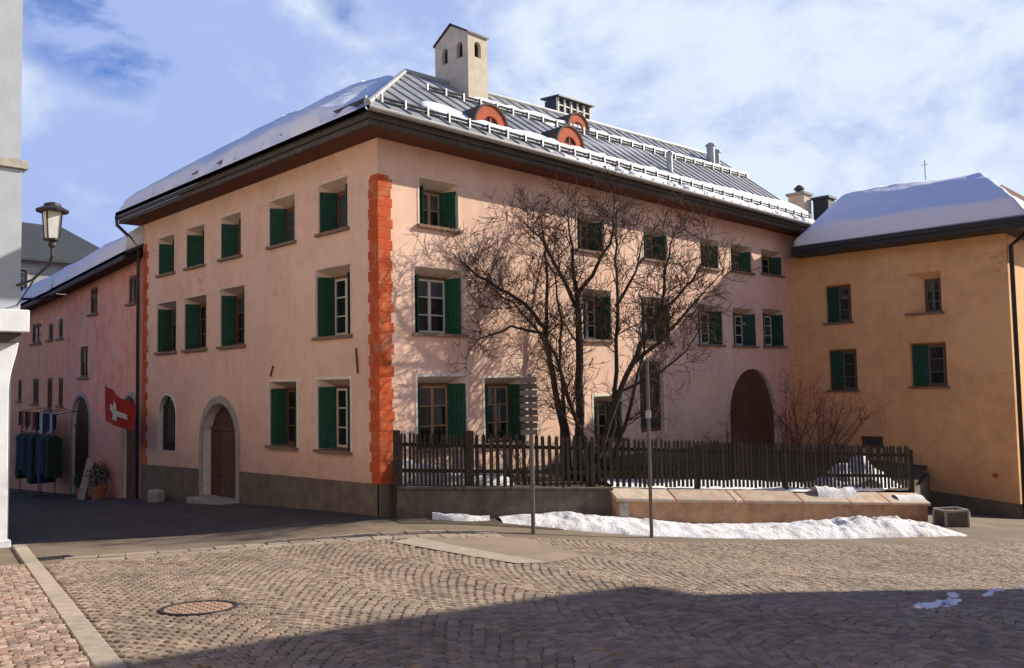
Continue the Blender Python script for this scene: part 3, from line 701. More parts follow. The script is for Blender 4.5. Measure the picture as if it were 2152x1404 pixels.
mb = MB(); mb.tube([(-EV - .06, 12.25, 7.75), (-EV - .02, 12.3, 7.5), (-.35, 12.33, 7.15), (-.12, 12.34, 6.85), (-.1, 12.34, -.85)], .05, 8); mb.build('downpipe', M['dmetal'], house, smooth=True)
# snow guards on the two slopes
def guard(pts_fn, n, parent, m_, rise=.13):
    A = [pts_fn(t) for t in np.linspace(0, 1, n + 1)]
    mb = MB(); mb.tube([A[0] + (0, 0, rise), A[-1] + (0, 0, rise)], .03, 6); mb.build('snow_guard_rail', m_, parent)
    mb = MB(); mb.tube([A[0] + (0, 0, rise * .45), A[-1] + (0, 0, rise * .45)], .025, 6); mb.build('snow_guard_rail', m_, parent)
    for p in A:
        mb = MB(); mb.box(p[0] - .02, p[0] + .02, p[1] - .05, p[1] + .02, p[2] - .03, p[2] + rise + .06); mb.build('snow_guard_bracket', M['zinc'], parent)
guard(lambda t: np.array((-.2 + t * 18.9, -.42, rz(-.2 + t * 18.9, -.42))), 32, roof, M['dmetal'])
guard(lambda t: np.array((2.9 + t * 15.6, 1.92, rz(2.9 + t * 15.6, 1.92))), 26, roof, M['dmetal'])
guard(lambda t: np.array((-.5, -.3 + t * 12.6, rzl(-.5))), 18, roof, M['dmetal'], .1)

def snow_sheet(name, fn, s0, s1, ns, t0, t1, nt_, hfn, label, m_=None, cat='snow', parent=None):
    S, Tt = np.meshgrid(np.linspace(s0, s1, ns), np.linspace(t0, t1, nt_)); X, Y, Z = fn(S, Tt); h = hfn(S, Tt)
    P = np.stack([X, Y, Z + h], -1)
    # skirt
    B = np.stack([X, Y, Z - .05], -1); Q = np.zeros((nt_ + 2, ns + 2, 3)); Q[1:-1, 1:-1] = P
    Q[0, 1:-1] = B[0]; Q[-1, 1:-1] = B[-1]; Q[1:-1, 0] = B[:, 0]; Q[1:-1, -1] = B[:, -1]
    Q[0, 0], Q[0, -1], Q[-1, 0], Q[-1, -1] = B[0, 0], B[0, -1], B[-1, 0], B[-1, -1]
    o = grid_mesh(name, Q, m_ or M['snow'], parent); tag(o, label, cat, kind='stuff'); return o
edge = lambda x, a, wd: np.clip((x - a) / wd, 0, 1) ** .45
# street slope: a deep quilt of snow from eave to ridge
def yL(S, Tt): return (Tt + .22) * (1 - S) + 12.52 * S
def hL(S, Tt):
    Y = yL(S, Tt); n_ = fbm(Y * .6, Tt * .6, 3); lim = np.clip((Y - Tt - .5) / 1.5, 0, 1) ** .6
    return (.33 + .22 * (n_ - .5) + .10 * (fbm(Y * 2.6, Tt * 2.6, 8) - .5)) * lim * edge(Tt, -EV + .02 + .34 * (fbm(Y * 1.5, Y * 0 + 3, 6) - .2), .14) * (1 - .35 * np.clip((Y - 11) / 1.6, 0, 1) ** 2) - .03 * (lim < .04)
snow_sheet('roof_snow', lambda S, Tt: (Tt, yL(S, Tt), rzl(Tt)), 0, 1, 130, -EV + .03, 3.4, 48, hL, 'thick snow blanket on the street slope of the pink corner house')
# front slope: rolls of snow held by the two guards
def hF(S, Tt):
    n_ = fbm(S * 1.3, Tt * 1.3, 9); n2_ = fbm(S * 3, Tt * 3, 5)
    wlow = .32 + .55 * np.clip((S - 9) / 9, 0, 1) + .30 * (n_ - .5); on = np.clip((S - 1.4) / 1.5, 0, 1)
    a = (.25 + .1 * (n2_ - .5)) * np.clip(1 - (Tt + .36) / wlow, 0, 1) ** .5 * on * (Tt > -.37)
    wup = .30 + .2 * (n_ - .5); a2 = (.22 + .1 * (n2_ - .5)) * np.clip(1 - (Tt - 1.97) / wup, 0, 1) ** .5 * np.clip((S - 4.0) / .8, 0, 1) * (Tt > 1.96)
    d1 = .16 * np.clip(1.0 - ((S - 2.1) / .75) ** 2 - ((Tt - .2) / .5) ** 2, 0, 1) ** .5; d3 = .16 * np.clip(1.0 - ((S - 7.5) / .6) ** 2 - ((Tt - 2.25) / .4) ** 2, 0, 1) ** .5
    d2 = .13 * np.clip(1.0 - ((S - 5.0) / .8) ** 2 - ((Tt - .15) / .3) ** 2, 0, 1) ** .5
    lip = (.07 + .06 * (n2_ - .5)) * (n2_ > .36) * (Tt < -.52) * np.clip((S - 4) / 3, 0, 1)
    h = np.maximum.reduce([a, a2, d1, d2, d3, lip]); return np.where(h > .012, h, -.06)
snow_sheet('roof_snow', lambda S, Tt: (S, np.minimum(Tt, S - .04), rz(S, np.minimum(Tt, S - .04))), -.3, 18.8, 380, -EV + .02, 3.0, 76, hF, 'rolls of melting snow along the guards of the grey metal roof slope')

# chimney tower with gabled cap
ch_x0, ch_x1, ch_y0, ch_y1 = 4.8, 5.52, 2.47, 3.85; zt = 12.0; zp = 12.40; ym = (ch_y0 + ch_y1) / 2; xm = (ch_x0 + ch_x1) / 2
chim = empty('chimney', (0, 0, 10.2), parent=house)
chim.location = Vector((xm, ym, 10.2)) - Vector(house.location)
fcw = F((ch_x0, ch_y0, 0), (0, 1, 0), (-1, 0, 0)); fcs = F((ch_x0, ch_y0, 0), (1, 0, 0), (0, -1, 0))
ow = [op(.22, .46, 11.38, 11.82, arch=True, su=(.0, .0), st=0, D=.12), op(.84, 1.08, 11.38, 11.82, arch=True, su=(.0, .0), st=0, D=.12)]
osth = [op(.24, .48, 11.38, 11.82, arch=True, su=(.0, .0), st=0, D=.12)]
facade(fcw, 0, ch_y1 - ch_y0, 9.4, zt, ow, chim, 'chimney_wall', M['chim'], M['chim'])
facade(fcs, 0, ch_x1 - ch_x0, 9.4, zt, osth, chim, 'chimney_wall', M['chim'], M['chim'])
mb = MB(); mb.quad((ch_x1, ch_y0, 9.4), (ch_x1, ch_y1, 9.4), (ch_x1, ch_y1, zt), (ch_x1, ch_y0, zt)); mb.quad((ch_x1, ch_y1, 9.4), (ch_x0, ch_y1, 9.4), (ch_x0, ch_y1, zt), (ch_x1, ch_y1, zt))
for X in (ch_x0, ch_x1): mb.add([(X, ch_y0, zt), (X, ch_y1, zt), (X, ym, zp - .02)], [(0, 1, 2)])
mb.build('chimney_wall', M['chim'], chim)
mb = MB(); mb.box(ch_x0 + .12, ch_x1 - .05, ch_y0 + .12, ch_y1 - .05, 11.2, 11.9); mb.build('flue', M['black'], chim)
for s_ in (-1, 1):
    mb = MB(); y0 = ym + s_ * ((ch_y1 - ch_y0) / 2 + .04); z0 = zt - .03
    mb.prism([(ch_x0 - .04, ym, zp), (ch_x0 - .04, y0, z0), (ch_x1 + .04, y0, z0), (ch_x1 + .04, ym, zp)], (0, 0, .055)); mb.build('chimney_cap', M['iron'], chim)
mb = MB(); mb.box(ch_x0 - .015, ch_x1 + .015, ch_y0 - .015, ch_y1 + .015, 9.9, 10.22); mb.build('flashing', M['metal'], chim)

# three barrel dormers
def dormer(X, Y, r, lab=None):
    z0 = rz(X, Y) + .06; d = empty('dormer', Vector((X, Y, z0)) - Vector(house.location), parent=house); n = 14
    Lb = (r + .1) / .72 + .1; pt = lambda rr, t, y: (X + rr * math.cos(t), Y + y, z0 + rr * math.sin(t) * 1.0)
    mb = MB()
    for k in range(n):
        a, b = math.pi * k / n, math.pi * (k + 1) / n
        mb.hexa([pt(r, a, -.06), pt(r + .05, a, -.06), pt(r + .05, a, Lb), pt(r, a, Lb), pt(r, b, -.06), pt(r + .05, b, -.06), pt(r + .05, b, Lb), pt(r, b, Lb)])
    mb.build('dormer_hood', M['fascia'], d)
    mb = MB()
    for k in range(n):
        a, b = math.pi * k / n, math.pi * (k + 1) / n
        mb.hexa([pt(r * .5, a, -.03), pt(r - .004, a, -.03), pt(r - .004, a, .04), pt(r * .5, a, .04), pt(r * .5, b, -.03), pt(r - .004, b, -.03), pt(r - .004, b, .04), pt(r * .5, b, .04)])
    mb.build('dormer_arch', M['dred'], d)
    mb = MB(); mb.add([pt(r * .51, math.pi * k / n, .02) for k in range(n + 1)], [tuple(range(n + 1))]); mb.build('pane', M['glass'], d)
    mb = MB(); mb.box(X - .02, X + .02, Y - .01, Y + .015, z0, z0 + r * .5); mb.box(X - r * .5, X + r * .5, Y - .02, Y + .015, z0, z0 + .06); mb.box(X - r, X + r, Y - .01, Y + .3, z0 - .2, z0); mb.build('dormer_bar', M['dred'], d)
dormer(3.12, -.12, .50); dormer(6.15, .1, .50); dormer(8.75, 2.0, .46)
# roof lantern / vent housing behind the ridge, stove pipes
vb = empty('roof_lantern', Vector((10.2, 3.55, 10.9)) - Vector(house.location), parent=house)
mb = MB(); mb.prism([(9.35, 3.25, 11.52), (11.15, 3.25, 11.56), (11.15, 4.05, 11.62), (9.35, 4.05, 11.58)], (0, 0, .05)); mb.build('lantern_roof', M['dmetal'], vb)
mb = MB(); mb.box(9.45, 11.05, 3.42, 3.95, 10.7, 11.5); mb.build('lantern_glazing', M['glass'], vb)
for k in range(6): mb = MB(); x = 9.45 + 1.58 * k / 5; mb.box(x - .035, x + .035, 3.36, 3.43, 10.75, 11.52); mb.build('lantern_bar', M['white'], vb)
for zz in (11.02, 11.3): mb = MB(); mb.box(9.4, 11.1, 3.375, 3.425, zz - .02, zz + .02); mb.build('lantern_bar', M['white'], vb)
def pipe(X, Y, r, h, m_, cap=True):
    z0 = rz(X, Y) - .1; p = empty('stove_pipe', Vector((X, Y, z0)) - Vector(house.location), parent=house); mb = MB(); mb.lathe((X, Y, z0), [(r, 0), (r, h)], 14); mb.build('pipe', m_, p, smooth=False)
    if cap: mb = MB(); mb.lathe((X, Y, z0 + h), [(r * 1.3, .0), (r * 1.3, .05), (r * .5, .13)], 14); mb.build('pipe_cap', m_, p)
pipe(11.3, .5, .09, .62, M['zinc']); pipe(17.0, 2.5, .15, .75, M['metal']); pipe(17.45, 2.55, .15, .55, M['metal'])
# ------------------------------------------------------------------ ochre house across the garden
XY = 17.73
yh = empty('ochre_house', (17.73, -6.9, -1.75), 'ochre plastered house with snowy roof beyond the picket fence', 'house')
fY = F((XY, 0, 0), (0, -1, 0), (-1, 0, 0)); fYf = F((XY, -6.88, 0), (1, 0, 0), (0, -1, 0))
Y_ops = [op(1.32, 2.22, 4.32, 5.62, D=.16, su=(.04, .04), st=.06), op(4.02, 5.04, 4.45, 5.74, D=.32, su=(.46, .06), st=.22),
         op(1.34, 2.32, 2.03, 3.42, D=.16, su=(.04, .04), st=.06), op(4.02, 5.1, 2.13, 3.52, D=.16, su=(.04, .04), st=.06), op(2.33, 3.06, .12, .52, D=.14, su=(.03, .03), st=.03)]
facade(fY, 0.0, 6.88, -4, 6.72, Y_ops, yh, 'wall', M['yellow'], M['yellow'])
facade(fYf, 0, 16, -4, 6.72, [], yh, 'wall', M['yellow'], M['yellow'])
mb = MB(); mb.quad((33.7, -6.88, -4), (33.7, 2, -4), (33.7, 2, 6.72), (33.7, -6.88, 6.72)); mb.quad((33.7, 2, -4), (18.65, 2, -4), (18.65, 2, 6.72), (33.7, 2, 6.72)); mb.build('wall', M['yellow'], yh)
for k, o in enumerate(Y_ops):
    i = inner(o); a, b, c, d = i['r']; u0, u1, v0, v1 = o['r']
    wn = window(fY, o, yh, cols=2 if k != 4 else 1, rows=3 if k < 4 else 1, shut=(False, False), sill=k < 4, sur=False, frame_mat='greyframe')
    if k in (0, 2, 3): leaf(fY, a + .03, a + .03 + (b - a) * .44, o['D'] - .075, o['D'] - .10, c + .02, d - .02, wn, M['green'])
mb = MB(); mb.hexa([fY.p(2.5, -4, -.03), fY.p(6.91, -4, -.03), fY.p(6.91, -4, .05), fY.p(2.5, -4, .05), fY.p(2.5, -.95, -.03), fY.p(6.91, -1.32, -.03), fY.p(6.91, -1.32, .05), fY.p(2.5, -.95, .05)]); mb.build('plinth', M['plinth'], yh)
mb = MB(); fYf.box(mb, .0, 16, -4, -1.33, -.03, .05); mb.build('plinth', M['plinth'], yh)
EA = np.array((16.95, -7.62, 6.98)); EB = np.array((16.95, -.55, 6.98)); PK = np.array((20.0, -5.55, 8.92)); CK = np.array((18.3, -1.35, 8.2)); EF = np.array((34.2, -7.62, 6.98)); RF_ = np.array((34.2, -5.15, 9.2)); BK = np.array((20.0, 1.5, 7.2)); BK2 = np.array((34.2, 1.5, 7.2))
mb = MB()
for P in ([EA, PK, CK, EB], [EA, EF, RF_, PK], [PK, RF_, BK2, BK], [PK, BK, CK]): mb.prism(P, (0, 0, -.1))
yroof = mb.build('roof', M['metal'], yh)
for k, (z0, z1, off) in enumerate(((6.84, 6.98, 0), (6.70, 6.835, .06))):
    mb = MB(); mb.box(16.93 + off, 16.99 + off, -7.64 + off, -.55, z0, z1); mb.build('fascia_board', M['iron'], yh)
    mb = MB(); mb.box(16.991 + off, 34.2, -7.64 + off, -7.58 + off, z0, z1); mb.build('fascia_board', M['iron'], yh)
mb = MB(); mb.box(17.05, 17.728, -7.5, -.5, 6.66, 6.70); mb.box(17.728, 34, -7.5, -6.882, 6.661, 6.70); mb.build('soffit', M['fascia'], yh)
mb = MB(); mb.tube([(18.3, -7.7, 6.9), (18.1, -7.3, 6.6), (17.9, -6.98, 6.3), (17.9, -6.98, -1.75)], .065, 8); mb.build('downpipe', M['iron'], yh, smooth=True)
mb = MB(); mb.lathe((0, 0, 0), [(.07, 0), (.07, .05), (.03, .07)], 12)
vs2 = [fY.p(6.3 + x, -.52 + y, -z) for x, y, z in mb.v]; mb2 = MB(); mb2.add(vs2, mb.f); mb2.build('wall_lamp', M['dred'], yh)
xs = 17.5
while xs < 30:
    mb = MB(); mb.bar((xs, -7.6, 7.01), (max(xs, 0) if xs > 19.75 else xs, -5.15 if xs > 19.75 else -7.6 + (xs - 16.95) * .88, 9.0 if xs > 19.75 else 7.01 + (xs - 16.95) * .62), .03, .05); mb.build('roof_seam', M['metal'], yroof); xs += .55
mb = MB(); mb.bar((20.6, -6.1, 8.62), (25, -6.1, 8.62), .12, .16); mb.build('snow_guard_log', M['soffit'], yroof)
mb = MB(); mb.bar((20.2, -6.9, 7.85), (27, -6.9, 7.85), .1, .12); mb.build('snow_guard_log', M['soffit'], yroof)
mb = MB(); mb.tube([(20.4, -3.87, 8.4), (20.4, -3.87, 9.95)], .018, 6); mb.tube([(20.4, -3.99, 9.8), (20.4, -3.75, 9.8)], .01, 5); mb.build('antenna', M['zinc'], yroof)
def fYs(S, Tt):
    B = EA[None, None] * (1 - S[..., None]) + EB[None, None] * S[..., None]; Tp = PK[None, None] * (1 - S[..., None]) + CK[None, None] * S[..., None]
    P = B * (1 - Tt[..., None]) + Tp * Tt[..., None]; return P[..., 0], P[..., 1], P[..., 2]
snow_sheet('roof_snow', fYs, .0, .99, 70, .03, 1.0, 40, lambda S, Tt: (.58 + .16 * (fbm(S * 5, Tt * 3, 4) - .5)) * edge(Tt, -.005, .05) ** .6 * np.clip(S / .05 + .3, 0, 1) * np.clip((1.0 - S) / .12, 0.1, 1) ** .5 * (1 - .75 * np.clip(Tt - .7, 0, 1) / .3 * np.clip(1 - S * 1.5, 0, 1)), 'deep smooth snow bank overhanging the eave of the ochre house')
def hYf(S, Tt):
    n_ = fbm(S * .9, Tt * 4, 21); return np.where((n_ > .41) & (S > 16.0), .16 * np.clip((n_ - .41) / .1, 0, 1) + .01, -.06)
snow_sheet('roof_snow', lambda S, Tt: (np.maximum(S, 17.02 + 3.03 * Tt), -7.6 + 2.05 * Tt, 6.99 + 1.95 * Tt), 17.0, 33, 120, .02, .98, 30, hYf, 'thin patchy snow on the front slope of the ochre house')
# two chimneys where the roofs meet
def roof_chimney(X, Y, z0, z1, w_, m_, lab, capm):
    c_ = empty('roof_chimney', (X, Y, z0), lab, 'chimney'); mb = MB(); mb.box(X - w_, X + w_, Y - w_, Y + w_, z0, z1); mb.build('stack', m_, c_, bevel=.02)
    mb = MB(); mb.box(X - w_ * 1.2, X + w_ * 1.2, Y - w_ * 1.2, Y + w_ * 1.2, z1, z1 + .09); mb.build('chimney_cap', capm, c_)
    return c_
c_ = roof_chimney(20.45, .75, 7.2, 9.5, .32, M['chim'], 'beige chimney stack with small metal cowl between the two big roofs', M['stone'])
mb = MB(); mb.lathe((20.45, .75, 9.59), [(.13, 0), (.13, .14), (.2, .16), (.2, .22), (.05, .34)], 12); mb.build('cowl', M['dmetal'], c_)
c_ = roof_chimney(20.95, .02, 6.9, 9.3, .30, M['iron'], 'dark sheet metal chimney box beside the beige stack', M['dmetal'])

# ------------------------------------------------------------------ rose and orange houses down the street
def street_house(name, lab, Y0, Y1, top0, top1, ops, m_, zb=-4):
    h = empty(name, (0, Y0, float(gz(0, Y0))), lab, 'house'); f = F((-.02, Y0, 0), (0, 1, 0), (-1, 0, 0)); L = Y1 - Y0; tp = lambda u: top0 + (top1 - top0) * u / L
    for o in ops: o['r'] = (o['r'][0] - Y0, o['r'][1] - Y0, o['r'][2], o['r'][3])
    facade(f, 0, L, zb, max(top0, top1), ops, h, 'wall', m_, M['reveal'], top=tp)
    mb = MB(); mb.quad((-.02, Y0, zb), (8, Y0, zb), (8, Y0, top0), (-.02, Y0, top0)); mb.quad((-.02, Y1, zb), (8, Y1, zb), (8, Y1, top1), (-.02, Y1, top1)); mb.quad((8, Y0, zb), (8, Y1, zb), (8, Y1, top1), (8, Y0, top0)); mb.build('wall', m_, h)
    for o in ops:
        if o.get('door'): arched_door(f, o, h, 5, o['r'][3] - 1.1, .12)
        else: window(f, o, h, cols=2 if o['r'][1] - o['r'][0] > .55 else 1, rows=2, shut=(False, False), sur=o.get('sur', False), sill=True, frame_mat='brown')
    mb = MB(); e = .6
    A, B, C_, D = np.array((-e, Y0, top0 + .02)), np.array((-e, Y1, top1 + .02)), np.array((4, Y1, top1 + 2.4)), np.array((4, Y0, top0 + 2.4))
    mb.prism([A, D, C_, B], (0, 0, .1)); mb.prism([D, D + (4, 0, -2.2), C_ + (4, 0, -2.2), C_], (0, 0, .1)); rf = mb.build('roof', M['slate'], h)
    mb = MB(); mb.hexa([A + (0, 0, -.14), B + (0, 0, -.14), B + (.06, 0, -.14), A + (.06, 0, -.14), A + (0, 0, .1), B + (0, 0, .1), B + (.06, 0, .1), A + (.06, 0, .1)]); mb.build('fascia_board', M['iron'], h)
    mb = MB(); mb.add([A + (.06, 0, -.02), B + (.06, 0, -.02), (-.02, Y1, top1 - .02), (-.02, Y0, top0 - .02)], [(0, 1, 2, 3)]); mb.build('soffit', M['soffit'], h)
    def fn(S, Tt):
        P = (A * (1 - S[..., None]) + B * S[..., None]) * (1 - Tt[..., None]) + (D * (1 - S[..., None]) + C_ * S[..., None]) * Tt[..., None]; return P[..., 0], P[..., 1], P[..., 2] + .1
    return h, fn
def sop(u0, u1, v0, v1, **k): d = dict(D=.1, su=(.03, .03), st=.04); d.update(k); return op(u0, u1, v0, v1, **d)
hA, fnA = street_house('rose_house', 'faded rose plaster house adjoining the pink corner house down the street', 12.22, 19.4, 6.58, 6.08,
    [sop(16.15, 16.95, 5.12, 6.06), sop(12.72, 13.42, 5.2, 6.1), sop(17.0, 17.9, 2.95, 4.05, sur=True), sop(16.8, 18.6, -1.6, 2.3, door=True, arch=True, su=(.04, .04), st=.04, D=.14), sop(12.6, 13.7, -1.4, 2.3, door=True, arch=True, su=(.04, .04), st=.04, D=.14)], M['rose'])
hB, fnB = street_house('orange_house', 'orange plaster house farther down the street past the rose one', 19.41, 27.5, 6.06, 5.6,
    [sop(19.75, 20.35, 4.45, 5.2, sur=True), sop(20.95, 21.55, 4.45, 5.1), sop(22.45, 23.7, 4.4, 5.2), sop(19.7, 20.3, 1.95, 3.0), sop(20.95, 21.65, 1.8, 3.0), sop(22.65, 23.5, 2.0, 3.0), sop(25.0, 25.6, 2.1, 3.0)], M['orange'])
sh = lambda S, Tt: (.6 + .2 * (fbm(S * 4, Tt * 3, 14) - .5)) * edge(Tt, -.01, .1)
snow_sheet('roof_snow', fnA, 0.01, .99, 50, .02, 1, 24, sh, 'thick snow on the roof of the faded rose house')
snow_sheet('roof_snow', fnB, 0.01, .99, 50, .02, 1, 24, sh, 'thick snow on the roof of the orange house down the street')
mb = MB(); mb.tube([(-.65, 19.3, 5.95), (-1.0, 19.0, 5.8), (-2.0, 18.0, 5.65)], .05, 6); mb.build('rain_spout', M['iron'], hA)
# grey house far down
gh = empty('grey_house', (-1, 31, -1.6), 'grey house with dark slate roof closing the far end of the street', 'house')
fG = F((-7, 31, 0), (1, 0, 0), (0, -1, 0)); gops = [op(7.7, 8.7, 7.2, 8.4, D=.2, su=(.05, .05), st=.05), op(5.6, 6.6, 7.2, 8.4, D=.2, su=(.05, .05), st=.05), op(5.6, 6.6, 4.2, 5.5, D=.2, su=(.05, .05), st=.05), op(7.7, 8.7, 4.2, 5.5, D=.2, su=(.05, .05), st=.05)]
facade(fG, 0, 13, -4, 8.9, gops, gh, 'wall', M['greywall'], M['greywall'])
for o in gops: window(fG, o, gh, shut=(False, False))
mb = MB(); mb.quad((6, 31, -4), (6, 39, -4), (6, 39, 8.9), (6, 31, 8.9)); mb.quad((-7, 31, -4), (-7, 39, -4), (-7, 39, 8.9), (-7, 31, 8.9)); mb.quad((-7, 39, -4), (6, 39, -4), (6, 39, 8.9), (-7, 39, 8.9)); mb.build('wall', M['greywall'], gh)
mb = MB(); mb.prism([(-7.5, 30.5, 8.8), (6.5, 30.5, 8.8), (4.2, 34.6, 11.2), (-7.5, 34.6, 11.4)], (0, 0, .12)); mb.prism([(6.5, 30.5, 8.8), (6.5, 39, 8.8), (4.2, 34.6, 11.2)], (0, 0, .12)); mb.build('roof', M['slate'], gh)

# ------------------------------------------------------------------ white arcaded building at the edge
wb = empty('white_building', (-6.2, 2.3, -.13), 'white rendered building with arcade post and ledge at the street mouth', 'building')
wx = -5.93; wy = 2.0
wy2 = 3.6
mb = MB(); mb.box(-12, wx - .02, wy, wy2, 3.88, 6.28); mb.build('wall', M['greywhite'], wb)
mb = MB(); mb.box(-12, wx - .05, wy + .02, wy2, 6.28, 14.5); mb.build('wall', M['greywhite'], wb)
mb = MB(); mb.prism([(-12, wy - .06, 6.30), (wx + .06, wy - .06, 6.30), (wx + .06, wy - .0, 6.46), (-12, wy, 6.46)], (0, 1.6, 0)); mb.build('cornice', M['stone'], wb)
mb = MB(); mb.box(-12, wx + .10, wy - .1, wy2 + .05, 3.50, 3.88); mb.build('arcade_beam', M['whitewall'], wb, bevel=.015)
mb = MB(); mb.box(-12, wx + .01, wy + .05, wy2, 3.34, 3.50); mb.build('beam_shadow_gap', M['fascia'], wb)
mb = MB(); prof = [(-6.9, -1), (-6.02, -1), (-6.04, 2.55), (-6.02, 2.75), (-5.98, 2.95), (-5.93, 3.15), (-5.90, 3.34), (-6.9, 3.34)]
mb.prism([(x, wy + .25, z) for x, z in prof], (0, .55, 0)); mb.build('arcade_post', M['whitewall'], wb, bevel=.01)
mb = MB(); mb.box(-6.95, -5.98, wy + .2, wy + .85, -1, .02); mb.build('post_base', M['whitewall'], wb, bevel=.015)
mb = MB(); mb.box(-6.9, -5.84, wy + .95, wy2, -1, 3.34); mb.build('post_shade_side', M['greywhite'], wb)  # added grey block standing in for the post's shaded inner side
th = empty('bounce_street_house', (-6.6, 3.7, -.3), 'unseen plain warm house added across the narrow street for bounce light', 'house')  # unseen house, added to bounce warm light onto the pink street facade
mb = MB(); mb.box(-14, -6.6, wy2 + .1, 15, -3, 8.5); mb.build('wall', M['bouncepale'], th)
mb = MB(); mb.prism([(-6.1, wy2 + .12, 8.4), (-6.1, 15.5, 8.4), (-10.3, 15.5, 10.6), (-10.3, wy2 + .12, 10.6)], (0, 0, .15)); mb.prism([(-14.5, wy2 + .12, 8.4), (-14.5, 15.5, 8.4), (-10.3, 15.5, 10.6), (-10.3, wy2 + .12, 10.6)], (0, 0, .15)); mb.build('roof', M['slate'], th)
# lantern on an arm from that building
lt = empty('street_lantern', (-5.93, .4, 4.6), 'four sided frosted street lantern on iron arm above the narrow street', 'street lamp'); c0 = (-5.93, .4)
mb = MB(); mb.tube([(-6.0, 2.02, 4.3), (-5.96, 1.3, 4.32), (-5.93, .5, 4.5), (-5.93, .4, 4.62), (-5.93, .4, 4.82)], .022, 8); mb.tube([(-6.0, 2.02, 3.95), (-5.97, 1.2, 4.3)], .014, 6); mb.build('arm', M['iron'], lt)
mb = MB(); mb.lathe((c0[0], c0[1], 4.74), [(.03, 0), (.06, .03), (.045, .1), (.07, .14)], 10); mb.build('lamp_neck', M['iron'], lt)
zb_, zt_ = 4.88, 5.30; rb, rt = .115, .155
mb = MB()
for k in range(4):
    a, b = math.pi / 4 + math.pi / 2 * k, math.pi / 4 + math.pi / 2 * (k + 1)
    mb.add([(c0[0] + rb * math.cos(a), c0[1] + rb * math.sin(a), zb_), (c0[0] + rb * math.cos(b), c0[1] + rb * math.sin(b), zb_), (c0[0] + rt * math.cos(b), c0[1] + rt * math.sin(b), zt_), (c0[0] + rt * math.cos(a), c0[1] + rt * math.sin(a), zt_)], [(0, 1, 2, 3)])
mb.build('lamp_glass', M['lampglass'], lt)
mb = MB()
for k in range(4):
    a = math.pi / 4 + math.pi / 2 * k; mb.tube([(c0[0] + rb * math.cos(a), c0[1] + rb * math.sin(a), zb_), (c0[0] + rt * math.cos(a), c0[1] + rt * math.sin(a), zt_)], .014, 5)
mb.lathe((c0[0], c0[1], zb_ - .03), [(.13, 0), (.13, .03)], 4); mb.build('lamp_frame', M['iron'], lt)
mb = MB(); mb.lathe((c0[0], c0[1], zt_), [(.23, 0), (.24, .03), (.13, .09), (.12, .13), (.03, .16)], 12); mb.build('lamp_cap', M['iron'], lt)

# ------------------------------------------------------------------ building behind the viewer whose shadow falls across the square
bb = empty('shading_house', (17.9, -17, -1.2), 'tall plastered house outside the picture shading the square', 'house')
TIP = np.array([-2.26, -7.74, .1]); kk = 22.0; ec = TIP[:2] + SUN_AZ * kk; ez = TIP[2] + kk * math.tan(SUN_EL)
ed = np.array((-5.97, .84)); ed /= np.linalg.norm(ed); en = np.array((ed[1], -ed[0])); en = en if en[1] < 0 else -en; BL = 13.5      # along the eave, and away from the square
bp_ = lambda a, b, z: (ec[0] + ed[0] * a + en[0] * b, ec[1] + ed[1] * a + en[1] * b, z)
mb = MB(); mb.hexa([bp_(.6, .6, -4), bp_(BL - .6, .6, -4), bp_(BL - .6, 11, -4), bp_(.6, 11, -4), bp_(.6, .6, ez - .1), bp_(BL - .6, .6, ez - .1), bp_(BL - .6, 11, ez - .1), bp_(.6, 11, ez - .1)]); mb.build('wall', M['yellow'], bb)
mb = MB()
for P in ([(0, 0), (BL, 0), (BL - 3, 5.8), (3, 5.8)], [(0, 11.6), (BL, 11.6), (BL - 3, 5.8), (3, 5.8)], [(0, 0), (0, 11.6), (3, 5.8)], [(BL, 0), (BL, 11.6), (BL - 3, 5.8)]): mb.prism([bp_(a, b, ez + (3.2 if b == 5.8 else -.05)) for a, b in P], (0, 0, -.15))
mb.build('roof', M['slate'], bb)

sqh = empty('bounce_square_house', (-15.5, -8, 1.0), 'unseen warm house added outside the picture to bounce sunlight into the square', 'house')  # unseen, added so its sunlit wall warms the shaded facades
mb = MB(); mb.box(-24, -15.5, -24, 3, -2, 9.5); mb.build('wall', M['bounceochre'], sqh)
mb = MB(); mb.prism([(-15, -24.5, 9.4), (-15, 3.5, 9.4), (-20, 3.5, 12), (-20, -24.5, 12)], (0, 0, .15)); mb.prism([(-24.5, -24.5, 9.4), (-24.5, 3.5, 9.4), (-20, 3.5, 12), (-20, -24.5, 12)], (0, 0, .15)); mb.build('roof', M['slate'], sqh)

# ------------------------------------------------------------------ garden: ground, walls, fence
FA = np.array((.18, -.28)); FP = np.array((1.56, -.93)); FE = np.array((12.0, -5.95))
def fz(t): return .45 - .83 * t                                # fence foot height along FA..FE
def fpt(t): return FA + (FE - FA) * t
ns, nt_ = 60, 14; P = np.zeros((nt_, ns, 3))
for j in range(nt_):
    for i in range(ns):
        t = i / (ns - 1); a = fpt(t); b = np.array((.18 + 17.5 * t / .75, -.02)) if t < .75 else np.array((17.7, -.02 - 4.4 * (t - .75) / .25)); v = j / (nt_ - 1)
        c_ = a * (1 - v) + b * v; P[j, i] = (c_[0], c_[1], fz(min(t, 1.15)) + .05 * v - .02 + .06 * (fbm(c_[0] * 1.3, c_[1] * 1.3, 2) - .5))
gg = grid_mesh('garden_ground', P, M['soil']); tag(gg, 'bare winter garden soil behind the picket fence', 'garden', kind='structure')
mb = MB(); mb.hexa([(12.0, -5.95, -3), (17.7, -4.45, -3), (17.7, -4.35, -3), (12.0, -5.8, -3), (12.0, -5.95, fz(1) - .1), (17.7, -4.45, fz(1) - .2), (17.7, -4.35, fz(1) - .2), (12.0, -5.8, fz(1) - .1)]); mb.build('retaining_edge', M['gwall'], gg)
